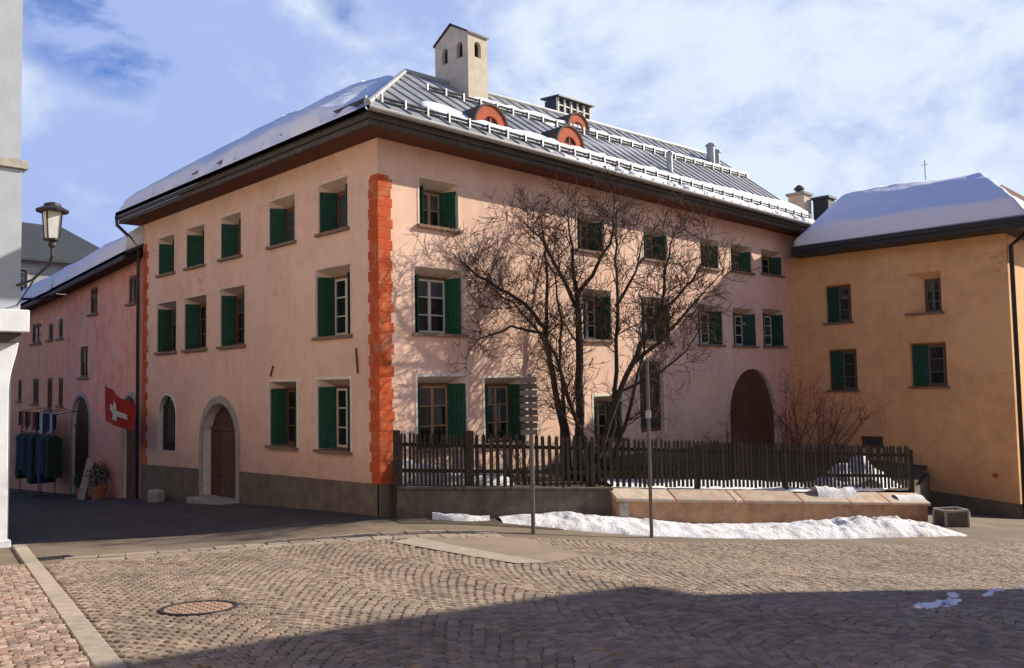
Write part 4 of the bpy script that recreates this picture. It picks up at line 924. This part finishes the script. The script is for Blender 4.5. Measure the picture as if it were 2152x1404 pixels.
mb = MB(); d_ = (FE - FA) / np.linalg.norm(FE - FA); nrm = np.array((d_[1], -d_[0]))          # towards the viewer
tA, tB = .0, .36
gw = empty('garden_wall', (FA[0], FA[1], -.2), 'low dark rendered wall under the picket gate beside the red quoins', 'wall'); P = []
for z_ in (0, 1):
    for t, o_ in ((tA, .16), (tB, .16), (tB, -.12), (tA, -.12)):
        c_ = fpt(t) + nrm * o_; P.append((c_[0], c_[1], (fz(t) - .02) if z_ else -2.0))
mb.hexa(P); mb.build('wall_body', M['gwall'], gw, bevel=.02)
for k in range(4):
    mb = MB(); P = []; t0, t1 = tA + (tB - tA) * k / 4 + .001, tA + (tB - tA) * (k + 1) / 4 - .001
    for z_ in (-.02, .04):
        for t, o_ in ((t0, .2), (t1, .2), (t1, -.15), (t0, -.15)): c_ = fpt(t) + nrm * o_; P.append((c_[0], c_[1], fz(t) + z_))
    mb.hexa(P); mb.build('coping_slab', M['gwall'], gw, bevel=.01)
W0 = np.array((4.18, -2.74)); W1 = np.array((11.75, -6.42)); wd_ = (W1 - W0) / np.linalg.norm(W1 - W0); wn = np.array((wd_[1], -wd_[0]))
lw = empty('low_wall', (W0[0], W0[1], -.6), 'ochre rendered low wall with sloping sandstone coping before the fence', 'wall')
wz = lambda t: .0 - .64 * t
P = []; mb = MB()
for z_ in (0, 1):
    for t, o_ in ((0, -.06), (1, -.06), (1, -.42), (0, -.42)):
        c_ = W0 + (W1 - W0) * t + wn * o_; P.append((c_[0], c_[1], (wz(t) - .06 + (.0 if o_ > -.1 else .16)) if z_ else -2.6))
mb.hexa(P); mb.build('wall_body', M['lowwall'], lw)
cut = [0, .165, .345, .37, .56, .72, .86, 1.0]
for k in range(len(cut) - 1):
    t0, t1 = cut[k] + .0012, cut[k + 1] - .0012; P = []; mb = MB()
    t0 -= .006 * (k == 0); t1 += .008 * (k == len(cut) - 2)
    for z_ in (-.07, .0):
        for t, o_, dz in ((t0, .0, 0), (t1, .0, 0), (t1, -.44, .2), (t0, -.44, .2)):
            c_ = W0 + (W1 - W0) * t + wn * o_; P.append((c_[0], c_[1], wz(t) + dz + z_ + random.uniform(-.004, .004)))
    mb.hexa(P); mb.build('coping_slab', M['coping'], lw, bevel=.012)
mb = MB(); c_ = W0 + wn * .0; P = []
for z_ in (-1.4, -.09):
    for t, o_ in ((.004, .0), (.03, .0), (.03, -.4), (.004, -.4)): q_ = W0 + (W1 - W0) * t + wn * o_; P.append((q_[0], q_[1], z_))
mb.hexa(P); mb.build('end_stone', M['stone'], lw, bevel=.02)

fence = empty('picket_fence', (FP[0], FP[1], .38), 'long weathered brown picket fence around the garden of the pink house', 'fence')
gate = empty('garden_gate', (FA[0], FA[1], .45), 'narrow picket gate between the red quoins and a thick fence post', 'gate')
tP = np.linalg.norm(FP - FA) / np.linalg.norm(FE - FA)
def picket_mesh(wd, h):
    mb = MB(); t = .012; P = [(-wd / 2, 0), (wd / 2, 0), (wd / 2, h - .05), (0, h), (-wd / 2, h - .05)]; mb.prism([(x, t, z) for x, z in P], (0, -2 * t, 0))
    me = bpy.data.meshes.new('picket'); me.from_pydata(mb.v, [], mb.f); me.materials.append(M['picket']); return me
pm1 = picket_mesh(.048, 1.06); pm2 = picket_mesh(.075, 1.08); pm3 = picket_mesh(.062, 1.05); fang = math.atan2(d_[1], d_[0])
LT = np.linalg.norm(FE - FA)
def add_picket(me, s, parent, dz=0, off=.045):
    t = s / LT; c_ = fpt(t) + nrm * off; o = bpy.data.objects.new('picket', me); COL.objects.link(o); o.parent = parent; b = wbase(parent)
    o.location = Vector((c_[0], c_[1], fz(t) + .05 + dz)) - b; o.rotation_euler = (random.uniform(-.02, .02), random.uniform(-.018, .018), fang + random.uniform(-.04, .04)); return o
s = .1
while s < tP * LT - .12: add_picket(pm1, s, gate, random.uniform(-.012, .012)); s += .083
s = tP * LT + .16
while s < LT - .05:
    far = s > 5.2; add_picket(pm3 if far else pm2, s, fence, random.uniform(-.02, .02)); s += (.108 if far else .145) + random.uniform(-.006, .006)
def rail(s0, s1, hz, parent):
    a, b = fpt(s0 / LT), fpt(s1 / LT); mb = MB(); mb.bar((a[0], a[1], fz(s0 / LT) + hz), (b[0], b[1], fz(s1 / LT) + hz), .045, .075); mb.build('rail', M['picket'], parent)
for hz in (.34, .86): rail(.05, tP * LT - .08, hz, gate); rail(tP * LT + .08, LT, hz, fence)
def post(s, wd, h, parent):
    c_ = fpt(s / LT); z0 = fz(s / LT); mb = MB(); e = np.array((d_[0], d_[1])) * wd / 2; n2_ = np.array((nrm[0], nrm[1])) * wd / 2; P = []
    for z_ in (z0 - .3, z0 + h):
        for a, b in ((-1, 1), (1, 1), (1, -1), (-1, -1)): q_ = c_ + e * a + n2_ * b; P.append((q_[0], q_[1], z_))
    mb.hexa(P); mb.build('post', M['picket'], parent, bevel=.012)
post(.02, .13, 1.14, gate); post(tP * LT, .17, 1.17, fence)
for s in (4.3, 6.9, 9.3, LT - .03): post(s, .11, 1.02, fence)

# ------------------------------------------------------------------ snow on the ground
def bank(name, pts, wfn, hfn, ns, nt_, label, seed, m_, zfn=None):
    pts = np.array(pts, float); sg = np.concatenate([[0], np.cumsum(np.linalg.norm(np.diff(pts, axis=0), axis=1))]); P = np.zeros((nt_, ns, 3))
    for i in range(ns):
        s = i / (ns - 1); S = s * sg[-1]; c_ = np.array([np.interp(S, sg, pts[:, 0]), np.interp(S, sg, pts[:, 1])]); c2 = np.array([np.interp(min(S + .3, sg[-1]), sg, pts[:, 0]), np.interp(min(S + .3, sg[-1]), sg, pts[:, 1])]); c1 = np.array([np.interp(max(S - .3, 0), sg, pts[:, 0]), np.interp(max(S - .3, 0), sg, pts[:, 1])])
        d = (c2 - c1) / np.linalg.norm(c2 - c1); n_ = np.array((d[1], -d[0])); wd = wfn(s)
        for j in range(nt_):
            v = j / (nt_ - 1) * 2 - 1; wob = 1 + .35 * (float(fbm(S * 1.7, v * .6 + 5, seed + 7)) - .5); q_ = c_ + n_ * v * wd * wob
            prof = max(0, 1 - v * v) ** .7; lump = float(fbm(q_[0] * 2.2, q_[1] * 2.2, seed)) * .9 + float(fbm(q_[0] * 6.5, q_[1] * 6.5, seed + 3)) * .5
            z = float(zfn(*q_)) if zfn else float(gz(q_[0], q_[1])); P[j, i] = (q_[0], q_[1], z - .03 + hfn(s) * prof * (.2 + lump * 1.0) + .035 * prof)
    o = grid_mesh(name, P, m_); tag(o, label, 'snow', kind='stuff'); return o
bank('snow_bank', [(1.9, -1.45), (2.9, -2.15), (3.9, -3.05), (5.2, -4.05), (7.0, -5.05), (8.6, -5.9), (9.9, -6.6), (10.9, -7.15)], lambda s: .62 + .35 * math.sin(min(1, s * 1.2) * math.pi) * .7,
     lambda s: np.interp(s, [0, .06, .12, .2, .34, .5, .62, .74, .86, .95, 1], [.05, .16, .22, .20, .15, .15, .20, .36, .31, .17, .02]), 230, 34, 'long lumpy bank of dirty ploughed snow before the low wall', 31, M['dsnow'])
bank('snow_patch', [(.55, -.95), (1.0, -1.2), (1.6, -1.48)], lambda s: .17 * math.sin(s * math.pi) + .02, lambda s: .14, 24, 10, 'small isolated snow patch at the foot of the dark garden wall', 41, M['dsnow'])
gzz_ = lambda x, y: fz(float(np.clip(((x - FA[0]) * d_[0] + (y - FA[1]) * d_[1]) / LT, 0, 1.2)))
bank('garden_snow', [(.4, -.05), (1.3, -.42), (2.7, -.95)], lambda s: .27, lambda s: .52 * (1 - s * .6), 40, 14, 'bright snow heap inside the garden behind the picket gate', 51, M['snow'], gzz_)
bank('garden_snow', [(10.0, -4.55), (11.2, -4.9), (12.6, -5.05)], lambda s: .6, lambda s: .62 * math.sin(s * math.pi) + .05, 40, 16, 'rounded snow mound inside the garden by the far fence end', 55, M['snow'], gzz_)
bank('garden_snow', [(5.0, -1.6), (7.5, -2.9), (9.4, -4.2)], lambda s: .7, lambda s: .12, 40, 12, 'thin snow strip on the garden soil behind the fence middle', 58, M['snow'], gzz_)
def cz(x, y):
    t = ((x - W0[0]) * wd_[0] + (y - W0[1]) * wd_[1]) / np.linalg.norm(W1 - W0); o_ = (x - W0[0]) * wn[0] + (y - W0[1]) * wn[1]; return wz(t) + .2 * np.clip(-o_ / .44, 0, 1) + .012
cpt = lambda t, o_: tuple(W0 + (W1 - W0) * t + wn * o_)
bank('coping_snow', [cpt(.63, -.3), cpt(.69, -.28), cpt(.76, -.3)], lambda s: .12, lambda s: .16, 26, 10, 'lumpy snow clump left on the sandstone coping', 61, M['dsnow'], cz)
bank('coping_snow', [cpt(.9, -.2), cpt(.95, -.2), cpt(1.0, -.2)], lambda s: .12, lambda s: .06, 20, 10, 'flat snow remnant at the far tip of the coping', 65, M['dsnow'], cz)
def scrap(x0, x1, y0, sl, label, seed):
    fn = lambda S, Tt: (S, y0 + sl * (S - x0) + Tt, gz(S, y0 + sl * (S - x0) + Tt) + .028)
    h = lambda S, Tt: np.clip(fbm(S * 3.0, Tt * 9, seed) - .42 - np.abs(Tt - .05 * np.sin(S * 3)) / .3 * .55, -.12, .06) * .45
    snow_sheet('snow_scrap', fn, x0, x1, 90, -.3, .3, 26, h, label)
scrap(-.9, 1.9, -10.52, .0, 'thin broken scrap of snow on the shaded cobbles', 71)
scrap(2.2, 4.2, -10.75, -.12, 'smaller snow scrap farther along the shaded cobbles', 75)
# framed box beside the wall end
bx = empty('cellar_hatch', (11.75, -6.95, -1.15), 'low dark box with pale metal frame at the end of the low wall', 'hatch')
e1 = np.array((.8, -.6)); e2 = np.array((.6, .8)); o0 = np.array((11.55, -6.85)); cn = [o0, o0 + e1 * .6, o0 + e1 * .6 + e2 * .45, o0 + e2 * .45]; zb_ = -1.3; zt_ = -.78
mb = MB(); mb.hexa([(c[0], c[1], zb_) for c in cn] + [(c[0], c[1], zt_ - .03) for c in cn]); mb.build('box_body', M['gwall'], bx)
mb = MB()
for k in range(4): a, b = cn[k], cn[(k + 1) % 4]; mb.bar((a[0], a[1], zt_), (b[0], b[1], zt_), .05, .05); mb.bar((a[0], a[1], zb_), (a[0], a[1], zt_ - .026), .05, .05)
mb.build('box_frame', M['stone'], bx)
# poles
def ground_at(x, y): return float(gz(x, y))
sp = empty('sign_post', (1.35, -2.93, ground_at(1.35, -2.93)), 'signpost seen edge on with a stack of grey slatted plates', 'signpost')
mb = MB(); mb.tube([(1.35, -2.93, ground_at(1.35, -2.93) - .1), (1.35, -2.93, 2.66)], .04, 10); mb.build('pole', M['pole'], sp)
r2 = np.array((.7, -.7, 0)); r2 /= np.linalg.norm(r2); f2_ = np.array((.7, .7, 0)) / np.linalg.norm((.7, .7, 0))
for k in range(9):
    z0 = 1.52 + k * .122; c_ = np.array((1.30, -2.92, z0)) - f2_ * .07; mb = MB(); hw = .165 + random.uniform(-.012, .012); mb.prism([c_ - r2 * hw, c_ + r2 * hw, c_ + r2 * hw + (0, 0, .098), c_ - r2 * hw + (0, 0, .098)], f2_ * .025); mb.build('plate', M['dmetal'] if k % 2 else M['pole'], sp, bevel=.004)
pl = empty('metal_pole', (3.56, -4.02, ground_at(3.56, -4.02)), 'thin bare grey metal pole rising before the low wall', 'pole')
mb = MB(); zz0 = ground_at(3.56, -4.02); mb.tube([(3.56, -4.02, zz0 - .1), (3.56, -4.02, zz0 + 2.2), (3.53, -4.05, 2.95)], [.036, .036, .028], 10); mb.build('tube', M['pole'], pl)
mb = MB(); mb.tube([(3.555, -4.02, 1.75), (3.555, -4.02, 1.9)], .055, 10); mb.build('clamp', M['zinc'], pl)

# ------------------------------------------------------------------ bare trees and shrubs
def woody(mbt, mbc, pts, r0, r1, depth, rs, up=.25, density=1.0, minr=.006):
    """grow side shoots off a polyline"""
    pts = [np.array(p, float) for p in pts]; L = sum(np.linalg.norm(pts[i + 1] - pts[i]) for i in range(len(pts) - 1))
    if depth == 0 or L < .15: return
    n = max(2, int(L * density * (5.2 if depth > 1 else 7.5))); seg_ = np.concatenate([[0], np.cumsum([np.linalg.norm(pts[i + 1] - pts[i]) for i in range(len(pts) - 1)])])
    A = np.array(pts)
    for k in range(n):
        t = rs.uniform(.22, 1.0) * L if depth > 1 else rs.uniform(.08, 1.0) * L
        p = np.array([np.interp(t, seg_, A[:, c]) for c in range(3)]); p2 = np.array([np.interp(min(L, t + .1), seg_, A[:, c]) for c in range(3)]); p1 = np.array([np.interp(max(0, t - .1), seg_, A[:, c]) for c in range(3)])
        d = (p2 - p1) / (np.linalg.norm(p2 - p1) + 1e-9); rv = rs.normal(size=3); rv -= d * (rv @ d); rv /= np.linalg.norm(rv) + 1e-9
        nd = d * rs.uniform(.35, .75) + rv * rs.uniform(.6, 1.0) + np.array((0, 0, up)); nd /= np.linalg.norm(nd)
        rr = max(minr, (r0 + (r1 - r0) * t / L) * rs.uniform(.38, .6)); ln = {3: rs.uniform(.5, 1.15), 2: rs.uniform(.36, .85), 1: rs.uniform(.18, .46)}[depth] * (1.15 - .45 * t / L)
        q = [p]; dd = nd.copy(); m_ = 4 if depth > 1 else 3
        for i in range(m_):
            dd = dd + rs.normal(size=3) * .2 + np.array((0, 0, up * .35)); dd /= np.linalg.norm(dd); q.append(q[-1] + dd * ln / m_)
        mbc.tube(q, list(np.linspace(rr, max(minr * .55, rr * .35), len(q))), 4 if depth > 1 else 3, cap=False); woody(mbt, mbc, q, rr, rr * .4, depth - 1, rs, up, density, minr)
def px3(px, py, dd=0.0): return np.array((4.63, -1.25, .34)) + np.array((.707, -.707, 0)) * ((px - 1215) / 91.6) + np.array((0, 0, 1.)) * ((1000 - py) / 91.6) + np.array((.707, .707, 0)) * dd
tree = empty('bare_tree', (4.63, -1.5, .2), 'wide leafless multi stemmed tree behind the picket fence', 'tree')
STEMS = [([(1205, 1012, .5), (1196, 880, .7), (1186, 760, .9), (1192, 660, 1.0), (1180, 560, 1.1), (1128, 450, 1.2)], .05, .01), ([(1280, 1008, .8), (1330, 900, .9), (1362, 780, 1.0), (1384, 700, 1.0), (1440, 610, .9)], .05, .01),
         ([(1188, 1015, 0), (1182, 900, 0), (1166, 780, -.1), (1150, 690, -.2), (1112, 640, -.4), (1040, 600, -.6), (985, 560, -.8), (948, 520, -.9)], .075, .012),
         ([(1150, 690, -.2), (1160, 600, .1), (1156, 510, .3), (1150, 440, .5)], .04, .01),
         ([(1222, 1015, .1), (1222, 850, .1), (1224, 700, .2), (1222, 615, .2), (1216, 540, .1), (1206, 430, .2)], .105, .014),
         ([(1222, 620, .2), (1262, 565, -.1), (1292, 500, -.4), (1300, 420, -.6)], .05, .01),
         ([(1222, 640, .2), (1180, 570, -.5), (1140, 505, -.9), (1092, 465, -1.2)], .048, .01),
         ([(1262, 1010, .3), (1296, 900, .4), (1304, 780, .5), (1312, 640, .6), (1314, 500, .6), (1320, 415, .8)], .065, .012),
         ([(1240, 1010, -.2), (1290, 850, -.3), (1350, 725, -.4), (1393, 660, -.5), (1402, 570, -.5), (1432, 480, -.4)], .07, .012),
         ([(1335, 770, .3), (1402, 718, .2), (1470, 640, .1), (1535, 570, .0)], .045, .01),
         ([(1258, 1010, -.4), (1195, 840, -.5), (1168, 745, -.6), (1090, 640, -.3), (1010, 585, -.1)], .05, .01),
         ([(1152, 700, -.2), (1080, 690, -.5), (1010, 715, -.7), (985, 752, -.8)], .03, .008),
         ([(1393, 660, -.5), (1450, 600, -.8), (1490, 520, -1.0)], .035, .008),
         ([(1312, 640, .6), (1360, 560, .9), (1385, 470, 1.1)], .04, .008),
         ([(1300, 830, .4), (1390, 790, .1), (1450, 740, -.1), (1500, 660, -.3)], .03, .008)]
rs = np.random.default_rng(5); mbc = MB()
for pts_, r0, r1 in STEMS:
    Q = [px3(*p) for p in pts_]; QQ = []
    for i in range(len(Q) - 1):
        for k in range(4): QQ.append(Q[i] + (Q[i + 1] - Q[i]) * k / 4 + rs.normal(size=3) * .018)
    QQ.append(Q[-1]); mbt = MB(); mbt.tube(QQ, list(np.linspace(r0 * 1.2, r1, len(QQ))), 7); mbt.build('trunk' if r0 > .06 else 'limb', M['bark'], tree, smooth=True)
    cut_ = [q for q in QQ if q[2] > 2.0] if r0 > .06 else QQ
    if len(cut_) > 2: woody(None, mbc, cut_, r0 * .7, r1, 3, rs, up=.2, density=1.18, minr=.007)
cr = mbc.build('crown', M['twig'], tree); cr['kind'] = 'stuff'
def shrub(name, c_, h, n, spread, m_, label, dens=.8, seed=0):
    rs = np.random.default_rng(seed); o = empty(name, c_, label, 'shrub'); mb = MB(); mbs = MB()
    for k in range(n):
        a = rs.uniform(0, 2 * math.pi); p = np.array(c_) + np.array((math.cos(a), math.sin(a), 0)) * rs.uniform(0, spread * .3); q = [p]; d = np.array((math.cos(a) * spread * .35, math.sin(a) * spread * .35, 1.0))
        for i in range(5): d = d / np.linalg.norm(d) + rs.normal(size=3) * .14; q.append(q[-1] + d / np.linalg.norm(d) * h * rs.uniform(.7, 1.1) / 5)
        mbs.tube(q, list(np.linspace(.018, .006, len(q))), 4, cap=False); woody(None, mb, q, .014, .006, 2, rs, up=.15, density=dens, minr=.005)
    mbs.build('stems', m_, o); t = mb.build('twigs', m_, o); t['kind'] = 'stuff'; return o
shrub('bare_shrub', (12.6, -2.3, -.3), 3.0, 15, 1.5, M['redtwig'], 'tall reddish bare shrub before the dark arched gate', .75, 3)
shrub('bare_shrub', (14.7, -2.2, -.4), 2.8, 14, 1.5, M['redtwig'], 'spreading reddish shrub against the ochre wall', .7, 4)
shrub('bare_shrub', (9.6, -2.4, -.2), 1.9, 9, 1.1, M['twig'], 'twiggy brown shrub under the barred window of the pink house', .75, 5)
shrub('bare_shrub', (5.6, -1.7, .1), 1.7, 10, 1.1, M['twig'], 'dense brown shrub at the foot of the multi stemmed tree', .8, 6)
shrub('bare_shrub', (3.3, -1.0, .2), 1.5, 6, .8, M['twig'], 'small brown shrub behind the slatted signpost', .7, 8)

# ------------------------------------------------------------------ shop displays down the street
def ground_obj(x, y): return (x, y, float(gz(x, y)))
fl = empty('flag', (-.05, 12.75, 2.6), 'red flag with white cross hanging from a wall pole', 'flag')
mb = MB(); mb.tube([(-.02, 12.95, 1.9), (-1.02, 12.72, 2.75)], .018, 6); mb.build('flag_pole', M['white'], fl)
def flagpt(u, v): return np.array((-.95 + .09 * math.sin(u * 8 + v * 1.2) * (.3 + u) + .04 * u, 12.66 - 2.05 * u, 2.62 - 1.05 * v - .32 * u - .16 * u * math.sin(v * 3 + 1) - .10 * u * u))
P = np.array([[flagpt(i / 19, j / 13) for i in range(20)] for j in range(14)]); grid_mesh('cloth', P, M['flagred'], fl)
for sgn in (-1, 1):
    mb = MB()
    for u0, u1, v0, v1 in ((.42, .58, .2, .8), (.2, .419, .4, .6), (.581, .8, .4, .6)):
        n = 5
        for i in range(n):
            for j in range(n):
                q = [flagpt(u0 + (u1 - u0) * (i + a) / n, v0 + (v1 - v0) * (j + b) / n) + np.array((.03 * sgn, 0, 0)) for a, b in ((0, 0), (1, 0), (1, 1), (0, 1))]; mb.quad(*q)
    mb.build('cross', M['flagwhite'], fl)
def clothes_rail(y0, y1, x, label, cols, h=1.75, seed=0):
    rs = np.random.default_rng(seed); b0 = ground_obj(x, (y0 + y1) / 2); o = empty('clothes_rail', b0, label, 'clothes rail'); zb = b0[2]
    mb = MB()
    for y in (y0, y1): mb.tube([(x, y, zb), (x, y, zb + h)], .018, 6); mb.tube([(x - .25, y, zb + .03), (x + .25, y, zb + .03)], .018, 6)
    mb.tube([(x, y0, zb + h), (x, y1, zb + h)], .018, 6); mb.build('rail_frame', M['iron'], o)
    n = len(cols)
    for k, cm in enumerate(cols):
        y = y0 + (y1 - y0) * (k + .5) / n; wd = .24 + rs.uniform(-.02, .03); L = rs.uniform(1.3, 1.75); tk = (y1 - y0) / n * .42; prof = [(.05, 0), (wd, -.12), (wd * .9, -.5), (wd * 1.05, -L), (-wd * 1.05, -L), (-wd * .9, -.5), (-wd, -.12), (-.05, 0)]
        mb = MB(); mb.prism([(x + a, y - tk, zb + h - .04 + z) for a, z in prof], (0, 2 * tk, 0)); mb.build('garment', M[cm], o, bevel=.02)
    return o
clothes_rail(18.9, 21.2, -1.0, 'clothes rail of dark coats outside the orange house', ['cloth_dark', 'cloth_blue', 'cloth_dark', 'cloth_dark', 'cloth_blue', 'cloth_dark', 'cloth_dark', 'cloth_tan'], 2.3, 1)
clothes_rail(17.1, 18.6, -1.0, 'shorter clothes rail with black jackets nearer the arched shop door', ['cloth_dark', 'cloth_dark', 'cloth_blue', 'cloth_dark'], 2.2, 2)
def scarf_row(y0, y1, x, z, cols, label, seed):
    rs = np.random.default_rng(seed); o = empty('scarf_rail', (x, (y0 + y1) / 2, z - .8), label, 'scarf rail'); mb = MB(); mb.tube([(x, y0, z), (x, y1, z)], .014, 6)
    for y in (y0, y1): mb.tube([(x, y, z), (-.03, y, z + .12)], .012, 5)
    mb.build('rail_frame', M['iron'], o); n = len(cols)
    for k, cm in enumerate(cols):
        y = y0 + (y1 - y0) * (k + .5) / n; L = rs.uniform(.45, .85); wd = (y1 - y0) / n * .46; mb = MB(); m_ = 6
        for side in (-.03, .03):
            rows = [[np.array((x + side + .02 * math.sin(3 * j + i * 2.2), y + (i / 3 - .5) * 2 * wd * (1 - .1 * j / m_), z + .012 - L * (1 if side < 0 else .8) * j / m_)) for i in range(4)] for j in range(m_ + 1)]
            for j in range(m_):
                for i in range(3): mb.quad(rows[j][i], rows[j][i + 1], rows[j + 1][i + 1], rows[j + 1][i])
        mb.build('scarf', M[cm], o)
scarf_row(19.2, 21.6, -.95, 1.75, ['cloth_dark', 'cloth_red', 'cloth_tan', 'cloth_red', 'cloth_dark', 'cloth_tan', 'cloth_red', 'cloth_dark'], 'row of red and tan scarves hung high at the far end of the street display', 4)
scarf_row(17.3, 18.9, -.95, 1.7, ['cloth_blue', 'greywhite', 'cloth_blue', 'cloth_dark', 'cloth_blue', 'greywhite'], 'row of blue and pale scarves hung above the short clothes rail', 6)
def planter(x, y, label, s=1.0, seed=0):
    b0 = ground_obj(x, y); o = empty('potted_plant', b0, label, 'plant'); mb = MB(); mb.lathe(b0, [(.16 * s, 0), (.22 * s, .3 * s), (.24 * s, .32 * s), (.24 * s, .36 * s)], 12); mb.build('pot', M['terracotta'], o)
    rs = np.random.default_rng(seed); mb = MB()
    for k in range(260):
        v = rs.normal(size=3); v /= np.linalg.norm(v); r_ = rs.uniform(.1, 1) ** .4 * .34 * s; c_ = np.array(b0) + (0, 0, .68 * s) + v * r_ * (1, 1, 1.15); a = rs.normal(size=3); a /= np.linalg.norm(a); b = np.cross(a, v); b /= np.linalg.norm(b) + 1e-9
        mb.quad(c_ - a * .04 * s, c_ + b * .025 * s, c_ + a * .04 * s, c_ - b * .025 * s)
    t = mb.build('foliage', M['leaf'], o); t['kind'] = 'stuff'
planter(-.45, 14.6, 'dark evergreen in a terracotta pot beside the flag', 1.15, 3); planter(-.4, 16.3, 'evergreen pot standing against the arched shop door', .9, 4)
bd = empty('display_board', ground_obj(-.6, 15.4), 'tan display board leaning between the two potted evergreens', 'board'); b0 = ground_obj(-.6, 15.4)
mb = MB(); mb.prism([(-.7, 15.1, b0[2]), (-.7, 15.75, b0[2]), (-.4, 15.75, b0[2] + 1.3), (-.4, 15.1, b0[2] + 1.3)], (-.03, 0, 0)); mb.build('panel', M['cloth_tan'], bd); mb = MB(); mb.bar((-.4, 15.42, b0[2] + 1.28), (-.1, 15.42, b0[2]), .05, .03); mb.build('leg', M['picket'], bd)
bk = empty('stone_block', ground_obj(-.35, 10.2), 'small pale stone block at the plinth below the barred window', 'stone'); b0 = ground_obj(-.35, 10.2)
mb = MB(); mb.box(-.52, -.2, 9.95, 10.5, b0[2] - .05, b0[2] + .34); mb.build('block', M['stone'], bk, bevel=.05)
